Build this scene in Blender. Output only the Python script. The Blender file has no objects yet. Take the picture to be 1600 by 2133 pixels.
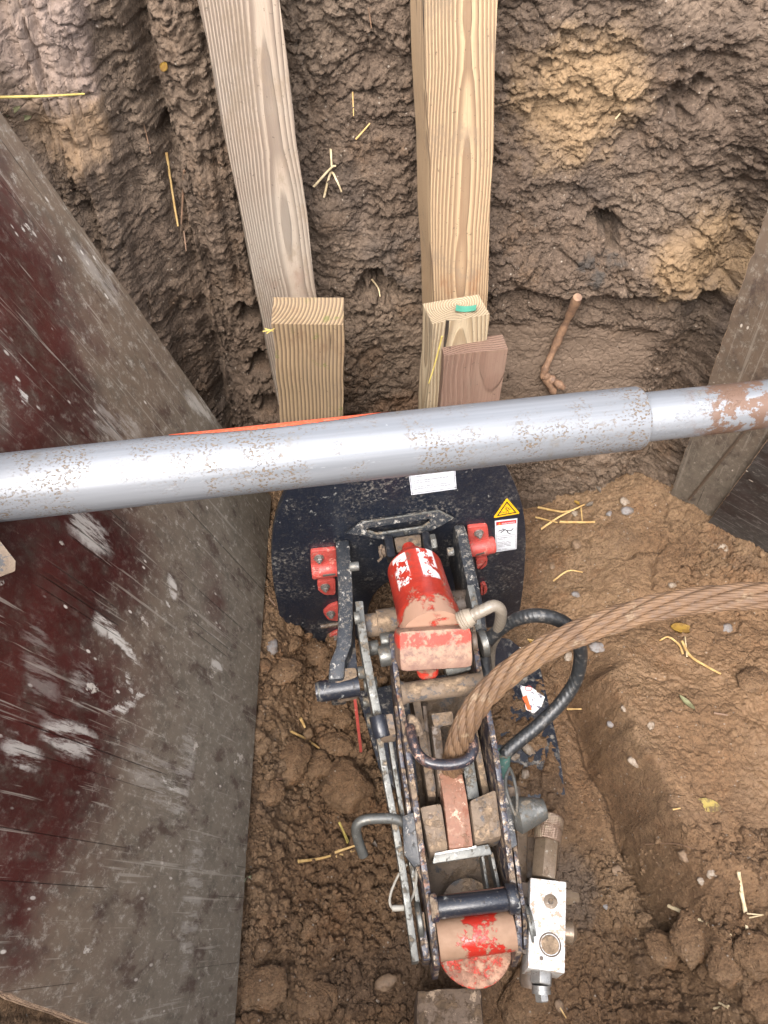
import bpy, bmesh, math, random
import numpy as np
from mathutils import Vector, Matrix
random.seed(7)
SC = bpy.context.scene
COL = SC.collection

# ------------------------------------------------------------------ camera, world, sun, exposure
PITCH = math.radians(52); CAMH = 1.5; FPX = 1580.0
cam_d = bpy.data.cameras.new('camera'); cam = bpy.data.objects.new('camera', cam_d); COL.objects.link(cam)
cam_d.sensor_fit = 'VERTICAL'; cam_d.sensor_height = 24.0; cam_d.lens = 24.0 * FPX / 2133.0
cam_d.clip_start = 0.02; cam_d.clip_end = 500
cam.location = (0, 0, CAMH); cam.rotation_euler = (math.radians(90) - PITCH, 0, 0)
SC.camera = cam
W = bpy.data.worlds.new('World'); SC.world = W; W.use_nodes = True
nt = W.node_tree; bg = nt.nodes['Background']
sky = nt.nodes.new('ShaderNodeTexSky'); sky.sky_type = 'NISHITA'; sky.sun_disc = False
SUN_EL = math.radians(52); SUN_AZ = math.radians(-163)
sky.sun_elevation = SUN_EL; sky.sun_rotation = SUN_AZ
sky.air_density = 1.0; sky.dust_density = 4.0; sky.ozone_density = 1.0
hs = nt.nodes.new('ShaderNodeHueSaturation'); hs.inputs['Saturation'].default_value = .45; nt.links.new(sky.outputs[0], hs.inputs['Color']); nt.links.new(hs.outputs[0], bg.inputs[0])   # thin overcast; bg.inputs[1].default_value = 0.125
sun_d = bpy.data.lights.new('sun', 'SUN'); sun = bpy.data.objects.new('sun', sun_d); COL.objects.link(sun)
sun_d.energy = 0.85; sun_d.angle = math.radians(50); sun_d.color = (1.0, 0.95, 0.88)
sd = Vector((math.sin(SUN_AZ) * math.cos(SUN_EL), math.cos(SUN_AZ) * math.cos(SUN_EL), math.sin(SUN_EL)))
sun.rotation_euler = sd.to_track_quat('Z', 'Y').to_euler()
SC.view_settings.view_transform = 'Standard'; SC.view_settings.look = 'None'
SC.view_settings.exposure = 0.08; SC.view_settings.gamma = 1.0; SC.view_settings.use_curve_mapping = False

# ------------------------------------------------------------------ measuring helpers (survey of the place from the photograph)
Fw = np.array([0, math.cos(PITCH), -math.sin(PITCH)]); Up = np.array([0, math.sin(PITCH), math.cos(PITCH)])
C0 = np.array([0, 0, CAMH])
def ray(px, py): return Fw + np.array([1., 0, 0]) * (px - 800) / FPX - Up * (py - 1066.5) / FPX
def P(px, py, z): r = ray(px, py); return Vector(C0 + r * (z - CAMH) / r[2])
def Q(px, py, Y): r = ray(px, py); return Vector(C0 + r * Y / r[1])
def D(px, py, d): return Vector(C0 + ray(px, py) * d)
def onplane(px, py, o, n):
    r = Vector(ray(px, py)); c = Vector(C0); return c + r * ((o - c).dot(n) / r.dot(n))

# ------------------------------------------------------------------ numpy noise
RNG = np.random.RandomState(5)
PERM = np.concatenate([RNG.permutation(1024)] * 3)
GR = RNG.randn(1024, 2); GR /= np.linalg.norm(GR, axis=1)[:, None]
RV = RNG.rand(1024, 3)
def hsh(i, j): return PERM[(PERM[i & 1023] + j) & 1023]
def perlin(x, y):
    i = np.floor(x).astype(int); j = np.floor(y).astype(int); u = x - i; v = y - j
    su = u*u*u*(u*(u*6-15)+10); sv = v*v*v*(v*(v*6-15)+10)
    def g(a, b, du, dv): h = hsh(i+a, j+b); return GR[h, 0]*du + GR[h, 1]*dv
    a = g(0, 0, u, v); b = g(1, 0, u-1, v); c = g(0, 1, u, v-1); d = g(1, 1, u-1, v-1)
    return (a + su*(b-a)) * (1-sv) + (c + su*(d-c)) * sv
def fbm(x, y, o=4, lac=2.1, g=.5, ridge=False):
    s = 0; a = 1
    for k in range(o):
        n = perlin(x + 17.3*k, y - 9.1*k)
        if ridge: n = 0.5 - np.abs(n) * 1.6
        s = s + a*n; x = x*lac; y = y*lac; a *= g
    return s
def worley(x, y):
    i = np.floor(x).astype(int); j = np.floor(y).astype(int)
    f1 = np.full(x.shape, 9.); f2 = f1.copy(); idv = np.zeros(x.shape)
    for a in (-1, 0, 1):
        for b in (-1, 0, 1):
            h = hsh(i+a, j+b); d = np.hypot(i+a+RV[h, 0]-x, j+b+RV[h, 1]-y)
            near = d < f1
            f2 = np.where(near, f1, np.minimum(f2, d)); idv = np.where(near, RV[h, 2], idv); f1 = np.where(near, d, f1)
    return f1, f2, idv
def clods(x, y, cell, warp=.35):
    """rounded lumps with crevices between, unit amplitude, irregular heights"""
    X = x/cell; Yv = y/cell
    wx = X + warp*fbm(X*.9, Yv*.9, 3); wy = Yv + warp*fbm(X*.9+31, Yv*.9+7, 3)
    f1, f2, idv = worley(wx, wy)
    e = np.clip((f2-f1)*2.2, 0, 1)
    return np.sqrt(e) * (.45 + .9*idv) - .5, e, idv
def sstep(a, b, t): t = np.clip((t-a)/(b-a), 0, 1); return t*t*(3-2*t)

# ------------------------------------------------------------------ material builder
class G:
    def __init__(s, name):
        s.m = bpy.data.materials.new(name); s.m.use_nodes = True; s.t = s.m.node_tree
        s.b = s.t.nodes['Principled BSDF']; s.tc = s.n('ShaderNodeTexCoord')
        s.obj = s.tc.outputs['Object']
    def n(s, k): return s.t.nodes.new(k)
    def put(s, sock, v):
        if isinstance(v, bpy.types.NodeSocket): s.t.links.new(v, sock)
        elif v is not None:
            if isinstance(v, (tuple, list)) and len(v) == 3 and sock.type == 'RGBA': v = (*v, 1)
            sock.default_value = v
    def mp(s, scale=(1, 1, 1), loc=(0, 0, 0), rot=(0, 0, 0), vec=None):
        m = s.n('ShaderNodeMapping'); s.put(m.inputs[0], vec or s.obj)
        m.inputs['Location'].default_value = loc; m.inputs['Rotation'].default_value = rot; m.inputs['Scale'].default_value = scale
        return m.outputs[0]
    def noise(s, sc, det=5, rough=.6, vec=None, dist=0, out=0):
        n = s.n('ShaderNodeTexNoise'); s.put(n.inputs['Vector'], vec or s.obj); n.inputs['Scale'].default_value = sc
        n.inputs['Detail'].default_value = det; n.inputs['Roughness'].default_value = rough; n.inputs['Distortion'].default_value = dist
        return n.outputs[out]
    def vor(s, sc, vec=None, feat='F1', out=0, rnd=1.0):
        n = s.n('ShaderNodeTexVoronoi'); n.feature = feat; s.put(n.inputs['Vector'], vec or s.obj); n.inputs['Scale'].default_value = sc
        n.inputs['Randomness'].default_value = rnd
        return n.outputs[out]
    def ma(s, op, a, b=None, c=None, clamp=False):
        n = s.n('ShaderNodeMath'); n.operation = op; n.use_clamp = clamp
        s.put(n.inputs[0], a); s.put(n.inputs[1], b)
        if c is not None: s.put(n.inputs[2], c)
        return n.outputs[0]
    def step(s, v, a, b, lo=0., hi=1.):
        n = s.n('ShaderNodeMapRange'); n.interpolation_type = 'SMOOTHSTEP'; s.put(n.inputs[0], v)
        n.inputs[1].default_value = a; n.inputs[2].default_value = b; n.inputs[3].default_value = lo; n.inputs[4].default_value = hi
        return n.outputs[0]
    def mix(s, f, a, b, mode='MIX'):
        n = s.n('ShaderNodeMix'); n.data_type = 'RGBA'; n.blend_type = mode; n.clamp_factor = True
        s.put(n.inputs[0], f); s.put(n.inputs[6], a); s.put(n.inputs[7], b); return n.outputs[2]
    def xyz(s, v=None):
        n = s.n('ShaderNodeSeparateXYZ'); s.put(n.inputs[0], v or s.obj); return n.outputs
    def nz(s):
        g = s.n('ShaderNodeNewGeometry'); return s.xyz(g.outputs['Normal'])[2]
    def vadd(s, a, b, k=1.0):
        m = s.n('ShaderNodeVectorMath'); m.operation = 'SCALE'; s.put(m.inputs[0], b); m.inputs[3].default_value = k
        n = s.n('ShaderNodeVectorMath'); n.operation = 'ADD'; s.put(n.inputs[0], a); s.put(n.inputs[1], m.outputs[0]); return n.outputs[0]
    def bump(s, h, dist, st=1.0, prev=None):
        n = s.n('ShaderNodeBump'); s.put(n.inputs['Height'], h); n.inputs['Distance'].default_value = dist; n.inputs['Strength'].default_value = st
        if prev: s.put(n.inputs['Normal'], prev)
        return n.outputs[0]
    def out(s, col, rough=.6, metal=0., nrm=None, spec=None, coat=None):
        s.put(s.b.inputs['Base Color'], col); s.put(s.b.inputs['Roughness'], rough); s.put(s.b.inputs['Metallic'], metal)
        if nrm: s.put(s.b.inputs['Normal'], nrm)
        if spec is not None: s.put(s.b.inputs['Specular IOR Level'], spec)
        if coat is not None: s.put(s.b.inputs['Coat Weight'], coat)
        return s.m

def flat(name, col, rough=.6, metal=0.):
    g = G(name); v = g.noise(60, 4); return g.out(g.mix(.35, col, tuple(c*.6 for c in col)) if 0 else g.mix(g.step(v, .3, .7, 0, .5), col, tuple(c*.72 for c in col)), rough, metal)

def soil(name, base, pale, dark, warm, wet=.25, pts=(), spec=.35):
    g = G(name)
    big = g.noise(2.6, 5, .6); mid = g.noise(11, 6, .65); fine = g.noise(70, 6, .7); grit = g.noise(260, 4, .7)
    c = g.mix(g.step(big, .42, .62), base, pale)
    c = g.mix(g.step(mid, .52, .7), c, warm)
    c = g.mix(g.step(g.noise(4.7, 5, .6, g.mp(loc=(3, 8, 1))), .55, .68, 0, .75), c, dark)
    c = g.mix(g.step(fine, .35, .62, .6, 0), c, tuple(x*.45 for x in base))
    c = g.mix(g.step(grit, .5, .75, 0, .4), c, tuple(min(1, x*1.5) for x in pale))
    c = g.mix(g.step(g.noise(190, 4, .7, g.mp(loc=(7, 1, 3))), .50, .60, 0, .40), c, tuple(x*.40 for x in base))
    c = g.mix(g.step(g.noise(120, 5, .7, g.mp(loc=(1, 9, 3))), .58, .66, 0, .45), c, tuple(min(1, x*1.25) for x in pale))
    # small mineral grains
    vv = g.vor(150); cc = g.vor(150, out=1)
    sel = g.step(g.xyz(cc)[0], .93, .96)
    c = g.mix(g.ma('MULTIPLY', g.step(vv, .3, .18), sel), c, (.24, .20, .16))
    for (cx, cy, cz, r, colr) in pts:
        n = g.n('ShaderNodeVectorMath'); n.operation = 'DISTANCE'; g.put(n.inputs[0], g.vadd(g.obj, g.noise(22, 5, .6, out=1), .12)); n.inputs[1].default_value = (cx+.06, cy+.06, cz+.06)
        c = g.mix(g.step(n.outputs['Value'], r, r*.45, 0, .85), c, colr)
    at = g.n('ShaderNodeAttribute'); at.attribute_name = 'smoothness'; sm = at.outputs['Fac']; kp = g.ma('SUBTRACT', 1., g.ma('MULTIPLY', sm, .8))
    c = g.mix(g.ma('MULTIPLY', sm, .55), c, g.mix(.4, base, pale))
    wv = g.step(g.noise(5, 4), .45, .62)
    rough = g.ma('SUBTRACT', .86, g.ma('MULTIPLY', wv, wet))
    b = g.bump(g.ma('MULTIPLY', g.noise(38, 9, .74), kp), .008, .8)
    b = g.bump(g.ma('MULTIPLY', g.noise(130, 7, .78), kp), .0036, .9, b)
    vc = g.vor(210, g.vadd(g.obj, g.noise(60, 4, out=1), .012)); b = g.bump(g.ma('MULTIPLY', g.step(vc, .6, .1), kp), .0014, .7, b)
    cr = g.vor(42, g.vadd(g.obj, g.noise(30, 4, out=1), .02), 'DISTANCE_TO_EDGE')
    b = g.bump(g.step(cr, 0, .08), .0018, .5, b)
    return g.out(c, rough, 0, b, spec=spec)

BASE = (.156, .088, .044); PALE = (.212, .134, .074); DARK = (.092, .057, .034); WARM = (.172, .090, .042)
def metalpaint(name, paint, mud=(.25, .165, .10), mudamt=.45, chip=(.22, .20, .18), chipamt=.35, rust=(.20, .075, .035), rustamt=.25, rough=.35, metal=0., sc=1., up=.35):
    """painted steel, chipped and rusty, mud settling on faces that look up"""
    g = G(name)
    a = g.noise(48*sc, 8, .72); b = g.noise(110*sc, 6, .7, g.mp(loc=(4, 1, 7))); d = g.noise(30*sc, 9, .74, g.mp(loc=(9, 3, 2)))
    c = g.mix(g.step(b, .4, .7, 0, .5), paint, tuple(x*.6 for x in paint))
    fc = g.step(a, .62-.12*chipamt, .66-.12*chipamt); c = g.mix(fc, c, chip)
    fr = g.step(g.noise(40*sc, 7, .7, g.mp(loc=(2, 6, 5))), .70-.2*rustamt, .74-.2*rustamt); c = g.mix(g.ma('MULTIPLY', fr, .85), c, rust)
    nz = g.ma('MULTIPLY', g.ma('MAXIMUM', g.nz(), 0.), up*.35)
    dm = g.ma('ADD', d, nz); fm = g.step(dm, .76-.28*mudamt, .86-.28*mudamt)
    mudc = g.mix(g.step(g.noise(75, 6, .7), .3, .7), tuple(x*.42 for x in mud), tuple(min(1, x*1.2) for x in mud)); mudc = g.mix(g.step(g.noise(18, 6, .7, g.mp(loc=(8, 8, 2))), .48, .62, 0, .8), mudc, tuple(x*.45 for x in mud))
    c = g.mix(g.ma('MULTIPLY', fm, .92), c, mudc)
    thin = g.ma('MULTIPLY', g.step(g.noise(150, 5, .8), .5, .62, 0, .5), g.step(g.noise(9, 5, .6, g.mp(loc=(6, 6, 1))), .42, .62)); c = g.mix(thin, c, mudc)
    c = g.mix(g.step(g.noise(420, 3, .6, g.mp(loc=(2, 2, 9))), .60, .66, 0, .55), c, tuple(x*.25 for x in mud)); c = g.mix(g.step(g.noise(60, 8, .75, g.mp(loc=(5, 9, 9))), .56, .64, 0, .35*min(1, mudamt*1.6)), c, tuple(x*.30 for x in mud))
    rg = g.ma('ADD', rough, g.ma('MULTIPLY', fm, .45)); rg = g.ma('ADD', rg, g.ma('MULTIPLY', fr, .2), clamp=True)
    bm = g.bump(g.ma('ADD', g.ma('MULTIPLY', fm, 1.0), g.ma('MULTIPLY', b, .3)), .0012, .8)
    bm = g.bump(g.noise(300, 4), .0004, .8, bm)
    me = g.ma('MULTIPLY', metal, g.ma('SUBTRACT', 1., fm)) if metal else 0.
    return g.out(c, rg, me, bm)

def timber(name, early, late, cx, cy, freq, stain=(.1, .07, .05), stainamt=.3, gray=None, seed=0., moss=0., warp=.07):
    """growth rings round a pith at (cx,cy) in the timber's own section; grain runs along local Z"""
    g = G(name)
    v = g.mp((1, 1, .28), (seed, seed*.7, seed*1.3))
    w = g.noise(3.4, 2, .5, v, out=1); w2 = g.noise(26, 3, .5, g.mp((1, 1, .06), (seed, 0, 0)), out=1)
    p = g.vadd(g.vadd(g.obj, w, warp), w2, .003)
    x = g.xyz(p)
    dx = g.ma('SUBTRACT', x[0], cx+warp*.52); dy = g.ma('SUBTRACT', x[1], cy+warp*.52)
    r = g.ma('SQRT', g.ma('ADD', g.ma('MULTIPLY', dx, dx), g.ma('MULTIPLY', dy, dy)))
    ph = g.ma('FRACT', g.ma('MULTIPLY', r, freq))
    ring = g.ma('MULTIPLY', g.step(ph, .15, .8), g.step(ph, .98, .86))
    fib = g.noise(500, 4, .7, g.mp((1, 1, .02)))
    lat = g.mix(g.step(g.noise(3, 3), .3, .7), late, tuple(x*1.35 for x in late))
    c = g.mix(g.ma('MULTIPLY', ring, .85), early, lat)
    c = g.mix(g.step(fib, .4, .7, 0, .45), c, tuple(x*.55 for x in early))
    if gray: c = g.mix(g.step(g.noise(5, 4), .35, .65, .2, .75), c, g.mix(g.ma('MULTIPLY', ring, .7), gray, tuple(x*.5 for x in gray)))
    c = g.mix(g.step(g.noise(4, 6, .65, g.mp((1, 1, .6), (2, 7, 5))), .50, .68, 0, .45), c, (.15, .115, .085))
    c = g.mix(g.step(g.noise(9, 6, .65, g.mp((1, 1, .5), (5, 5, 5))), .66-.25*stainamt, .78-.2*stainamt, 0, .7), c, stain)
    ck = g.noise(70, 2, .5, g.mp((1, 1, .035), (seed+3, 2, 9)))
    fck = g.step(ck, .700, .73); c = g.mix(fck, c, (.03, .022, .016))
    if moss: c = g.mix(g.step(g.noise(30, 6, .7), .70-.2*moss, .8-.2*moss, 0, .7), c, (.10, .11, .03))
    c = g.mix(g.step(g.noise(170, 3), .66, .72, 0, .6), c, (.05, .035, .025))
    c = g.mix(g.step(g.noise(16, 8, .75, g.mp((1, 1, .7), (seed+1, 3, 1))), .54, .64, 0, .5), c, (.17, .125, .085))
    b = g.bump(g.ma('ADD', ring, g.ma('MULTIPLY', fck, -2.5)), .0016, .9)
    b = g.bump(fib, .0009, .8, b)
    b = g.bump(g.noise(60, 5), .001, .5, b)
    return g.out(c, .78, 0, b, spec=.25)

# ------------------------------------------------------------------ object helpers
WM = {}
def tag(o, label=None, cat=None, group=None, kind=None):
    if label: o['label'] = label
    if cat: o['category'] = cat
    if group: o['group'] = group
    if kind: o['kind'] = kind
    return o
def link(o, parent=None, M=None):
    COL.objects.link(o); M = M or Matrix.Identity(4); WM[o.name] = M
    if parent: o.parent = parent; o.matrix_basis = WM[parent.name].inverted() @ M
    else: o.matrix_basis = M
    return o
def thing(name, label, cat, loc=(0, 0, 0), group=None):
    o = bpy.data.objects.new(name, None); o.empty_display_size = .05
    link(o, None, Matrix.Translation(Vector(loc))); return tag(o, label, cat, group)
class MB:
    """collects geometry given in metres of the place; build() links it as one mesh object"""
    def __init__(s): s.bm = bmesh.new()
    def prism(s, pts, vec):
        vec = Vector(vec); a = [s.bm.verts.new(p) for p in pts]; b = [s.bm.verts.new(Vector(p)+vec) for p in pts]
        n = len(pts); fs = [s.bm.faces.new(a), s.bm.faces.new(b[::-1])]
        for i in range(n): fs.append(s.bm.faces.new((a[i], b[i], b[(i+1) % n], a[(i+1) % n])))
        return s
    def hexa(s, a, b):      # a, b: four corners each
        A = [s.bm.verts.new(p) for p in a]; B = [s.bm.verts.new(p) for p in b]
        s.bm.faces.new(A); s.bm.faces.new(B[::-1])
        for i in range(4): s.bm.faces.new((A[i], B[i], B[(i+1) % 4], A[(i+1) % 4]))
        return s
    def box(s, c, ax, ay, az):   # centre and three half axes
        c, ax, ay, az = map(Vector, (c, ax, ay, az))
        q = [(-1, -1), (1, -1), (1, 1), (-1, 1)]
        return s.hexa([c+ax*i+ay*j-az for i, j in q], [c+ax*i+ay*j+az for i, j in q])
    def sweep(s, pts, sec):      # sec(i, n) -> closed ring of points offset vectors at station i
        n = len(pts); rings = []
        for i, p in enumerate(pts): rings.append([s.bm.verts.new(Vector(p)+o) for o in sec(i, n)])
        for a, b in zip(rings, rings[1:]):
            m = len(a)
            for k in range(m): s.bm.faces.new((a[k], a[(k+1) % m], b[(k+1) % m], b[k]))
        s.bm.faces.new(rings[0][::-1]); s.bm.faces.new(rings[-1]); return s
    def strip(s, pts, depth, width, taper=None):   # flat bar on edge: width vector across, depth vector down
        dv = Vector(depth); wv = Vector(width)
        def sec(i, n):
            d = dv * (taper[i] if taper else 1); return [-wv/2, wv/2, wv/2+d, -wv/2+d]
        return s.sweep(pts, sec)
    def tube(s, pts, r, seg=16, smooth=0, rfun=None):
        pts = [Vector(p) for p in pts]
        if smooth: pts = spline(pts, smooth)
        n = len(pts); fr = frames(pts)
        def sec(i, _):
            rr = rfun(i/(n-1)) if rfun else (r[0]+(r[1]-r[0])*i/(n-1) if isinstance(r, tuple) else r)
            _, u, v = fr[i]; return [u*math.cos(2*math.pi*k/seg)*rr+v*math.sin(2*math.pi*k/seg)*rr for k in range(seg)]
        return s.sweep(pts, sec)
    def lathe(s, p0, p1, prof, seg=28):   # prof: (t along 0..1, radius)
        p0 = Vector(p0); p1 = Vector(p1); ax = (p1-p0).normalized(); u = ax.orthogonal().normalized(); v = ax.cross(u)
        return s.sweep([p0+(p1-p0)*t for t, _ in prof], lambda i, n: [(u*math.cos(2*math.pi*k/seg)+v*math.sin(2*math.pi*k/seg))*prof[i][1] for k in range(seg)])
    def cyl(s, p0, p1, r, seg=28, ch=.08):
        L = (Vector(p1)-Vector(p0)).length; r0, r1 = r if isinstance(r, tuple) else (r, r); c = min(r0*ch*1.5, L*.2)/L
        return s.lathe(p0, p1, [(0, r0*(1-ch)), (c, r0), (1-c, r1), (1, r1*(1-ch))], seg)
    def build(s, name, m, parent=None, bevel=0., M=None, label=None, jitter=0., sub=0, sharp=38):
        bm = s.bm; bmesh.ops.recalc_face_normals(bm, faces=bm.faces)
        if bevel:
            es = [e for e in bm.edges if e.is_manifold and e.calc_face_angle(0) > math.radians(32)]
            if es: bmesh.ops.bevel(bm, geom=es, offset=bevel, segments=2, profile=.6, affect='EDGES', clamp_overlap=True)
        if jitter:
            for v in bm.verts: v.co += Vector((random.gauss(0, 1), random.gauss(0, 1), random.gauss(0, 1)))*jitter
        for f in bm.faces: f.smooth = True
        for e in bm.edges:
            if len(e.link_faces) == 2 and e.calc_face_angle(0) > math.radians(sharp): e.smooth = False
        base = M or (WM[parent.name] if parent else Matrix.Identity(4))
        bm.transform(base.inverted())
        me = bpy.data.meshes.new(name); bm.to_mesh(me); bm.free(); me.materials.append(m)
        o = bpy.data.objects.new(name, me); link(o, parent, base)
        if label: o['label'] = label
        return o
def spline(p, k):
    p = [Vector(q) for q in p]; q = [2*p[0]-p[1]] + p + [2*p[-1]-p[-2]]; out = []
    for i in range(1, len(q)-2):
        a, b, c, d = q[i-1:i+3]
        for j in range(k):
            t = j/k; out.append(.5*((2*b)+(c-a)*t+(2*a-5*b+4*c-d)*t*t+(3*b-a-3*c+d)*t**3))
    return out + [p[-1]]
def frames(pts):
    T = [((pts[min(i+1, len(pts)-1)]-pts[max(i-1, 0)]).normalized()) for i in range(len(pts))]
    u = T[0].orthogonal().normalized(); fr = []
    for t in T:
        u = (u - t*u.dot(t)).normalized(); fr.append((t, u, t.cross(u)))
    return fr
def gridmesh(name, X, Yv, Z, m, kind='structure', smooth=None):
    ny, nx = X.shape; co = np.stack([X, Yv, Z], -1).reshape(-1, 3).astype(np.float32)
    idx = np.arange(nx*ny).reshape(ny, nx); q = np.stack([idx[:-1, :-1], idx[:-1, 1:], idx[1:, 1:], idx[1:, :-1]], -1).reshape(-1)
    me = bpy.data.meshes.new(name); me.vertices.add(len(co)); me.vertices.foreach_set('co', co.ravel())
    nq = len(q)//4; me.loops.add(len(q)); me.loops.foreach_set('vertex_index', q.astype(np.int32))
    me.polygons.add(nq); me.polygons.foreach_set('loop_start', np.arange(0, nq*4, 4, dtype=np.int32)); me.polygons.foreach_set('loop_total', np.full(nq, 4, np.int32))
    me.update(calc_edges=True); me.polygons.foreach_set('use_smooth', np.ones(nq, bool)); me.materials.append(m)
    if smooth is not None: at = me.attributes.new('smoothness', 'FLOAT', 'POINT'); at.data.foreach_set('value', np.clip(smooth, 0, 1).astype(np.float32).ravel())
    o = bpy.data.objects.new(name, me); link(o); o['kind'] = kind; return o

# ------------------------------------------------------------------ pit floor with its side banks (height field)
def warp1(n, a, b, c0, c1, dens=3.0):
    """coordinates a..b, denser between c0 and c1"""
    t = np.linspace(a, b, 4000); w = np.where((t > c0) & (t < c1), dens, 1.0); s = np.cumsum(w); s = (s-s[0])/(s[-1]-s[0])
    return np.interp(np.linspace(0, 1, n), s, t)
fx = warp1(760, -1.15, 1.75, -.42, .95, 5); fy = warp1(620, -.75, 1.45, .0, 1.2, 6)
FX, FY = np.meshgrid(fx, fy)
def floor_base(x, y):
    xl = np.interp(y, [0, .1, .232, .349, .48, .626, .8, 1.2], [.49, .505, .490, .465, .43, .40, .37, .36])
    xl = xl + .018*fbm(x*3+5, y*9, 3)
    amp = np.interp(y, [-.3, .1, .3, .6, .8, 1.1], [.03, .07, .150, .135, .08, .10])
    wd = np.interp(y, [.2, .5, .66, .85], [.055, .050, .07, .30])
    z = .015 + amp*sstep(0, 1, (x-xl)/wd+.25) + .02*sstep(.1, .5, x)
    z = z + .02*np.exp(-((x-xl-.03)/.05)**2)*np.interp(y, [.2, .35, .6, .75], [0, .5, .5, 0])
    z = z - .045*np.exp(-((x-xl+.012)/.012)**2)*np.interp(y, [.15, .3, .62, .7], [.3, 1, 1, 0])   # slot under the ledge
    zl = .075+.175*(y-.1)/.9
    z = np.maximum(z, z+(zl-.02)*sstep(-.13, -.235, x))
    z = z + .05*np.exp(-(((x+.13)/.09)**2+((y-.72)/.16)**2))
    z = z + np.maximum(0, -.245-.16*sstep(.72, .95, y)-x)*3.1                                                       # left bank behind the sheet
    z = z + np.maximum(0, (x-.98)+(y-.55)*.42)*2.4 * (x > .6)                                # right bank
    z = z + .05*np.exp(-(((x-.80)*.66+(y-.99)*.75)/.05)**2)*sstep(.55, .68, x)*sstep(1.3, 1.1, y)   # soil thrown against the right sheet
    z = z + np.maximum(0, -.30-y)*3.2
    z = z - .05*np.exp(-(((x-.40)-(.15-y)*.1)/.045)**2)*sstep(.30, .18, y)                   # gully in front of the ledge
    return z
ZB = floor_base(FX, FY)
c1, e1, i1 = clods(FX, FY, .060); c2, e2, i2 = clods(FX+3, FY-2, .026); c3, e3, i3 = clods(FX-5, FY+1, .011, .3)
crumb = np.clip(sstep(-.02, -.08, FX-.10*0+.06*fbm(FX*4, FY*4, 3)-.05) , 0, 1)
crumb = np.maximum(crumb, sstep(.10, -.02, FX+.0*FY)) 
crumb = np.maximum(crumb, sstep(.38, .22, FY+.1*fbm(FX*5, FY*5, 2))*sstep(.25, .42, FX)*1.1)
crumb = np.maximum(crumb, sstep(.60, .72, FX)*sstep(.80, .95, FY+.06*fbm(FX*5, FY*5, 2))*.8)
patch = sstep(-.05, .35, fbm(FX*6+2, FY*6, 3))
rough = np.clip(.40+.45*patch, 0, 1)*(1-crumb)+crumb
c0, _, _ = clods(FX+1, FY+4, .0062, .4)
ZD = (.022*c1*(.15+.85*crumb)*rough + .015*c2*(.15+.85*crumb)*rough + .0105*c3*(.25+.75*rough)*(.25+.75*crumb) + .0040*c0*(.3+.7*rough)
      + .016*fbm(FX*5, FY*5, 3) + .008*fbm(FX*18, FY*18, 4) + .003*fbm(FX*60, FY*60, 4, ridge=True)*(.4+.6*rough) + .0018*fbm(FX*170, FY*170, 3))
w1, w2, _ = worley(FX/.16+.35*fbm(FX*9, FY*9, 3), FY/.16+.35*fbm(FX*9+4, FY*9, 3))
crk = sstep(.055, .0, w2-w1)*sstep(-.1, .3, fbm(FX*4+9, FY*4, 2))
ZD = ZD - .012*crk*(FX > .1)
FZ = ZB + ZD
# keep the strip under the pulling machine and its base plate a little lower, with mud lying over the plate in places
def blob(cx, cy, rx, ry): return np.exp(-(((FX-cx)/rx)**2+((FY-cy)/ry)**2)*1.5)
FZ = FZ - .03*blob(.02, .60, .08, .22)
bpm = sstep(.115, .15, FX)*sstep(.36, .31, FX+.0*FY)*sstep(.36, .42, FY)*sstep(.80, .72, FY)
FZ = np.maximum(FZ, FZ*(1-bpm)+bpm*(.053+.030*fbm(FX*11+3, FY*11, 5)+.010*c2+.004*c3))
FZ = np.minimum(FZ, 1.36+.01*fbm(FX*3, FY*3, 3))
soil_floor = soil('wet_brown_clay', BASE, PALE, DARK, WARM, .30, pts=[(.30, .30, .05, .10, (.12, .085, .06)), (.75, .35, .2, .07, (.10, .095, .075))])
shelf_s = sstep(0, .06, FX-np.interp(FY, [0, .232, .349, .626, .8, 1.2], [.50, .50, .48, .42, .36, .30]))*sstep(.24, .34, FY+.06*fbm(FX*5, FY*5, 2))*sstep(.95, .85, FY)*(.55+.45*sstep(-.2, .2, fbm(FX*5+1, FY*5+8, 3)))
floor_o = gridmesh('pit_floor', FX, FY, FZ, soil_floor, smooth=.75*shelf_s)

def floor_z(x, y):
    i = np.clip(np.searchsorted(fy, y)-1, 0, len(fy)-2); j = np.clip(np.searchsorted(fx, x)-1, 0, len(fx)-2)
    u = (x-fx[j])/(fx[j+1]-fx[j]); v = (y-fy[i])/(fy[i+1]-fy[i])
    return float((FZ[i, j]*(1-u)+FZ[i, j+1]*u)*(1-v)+(FZ[i+1, j]*(1-u)+FZ[i+1, j+1]*u)*v)
def FL(px, py, lift=0.):
    """point where the line of sight meets the pit floor"""
    r = ray(px, py); t = .8
    while t < 2.4:
        p = C0+r*t
        if p[2] <= floor_z(p[0], p[1]): break
        t += .003
    p = C0+r*t; return Vector((p[0], p[1], floor_z(p[0], p[1])+lift))

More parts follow.
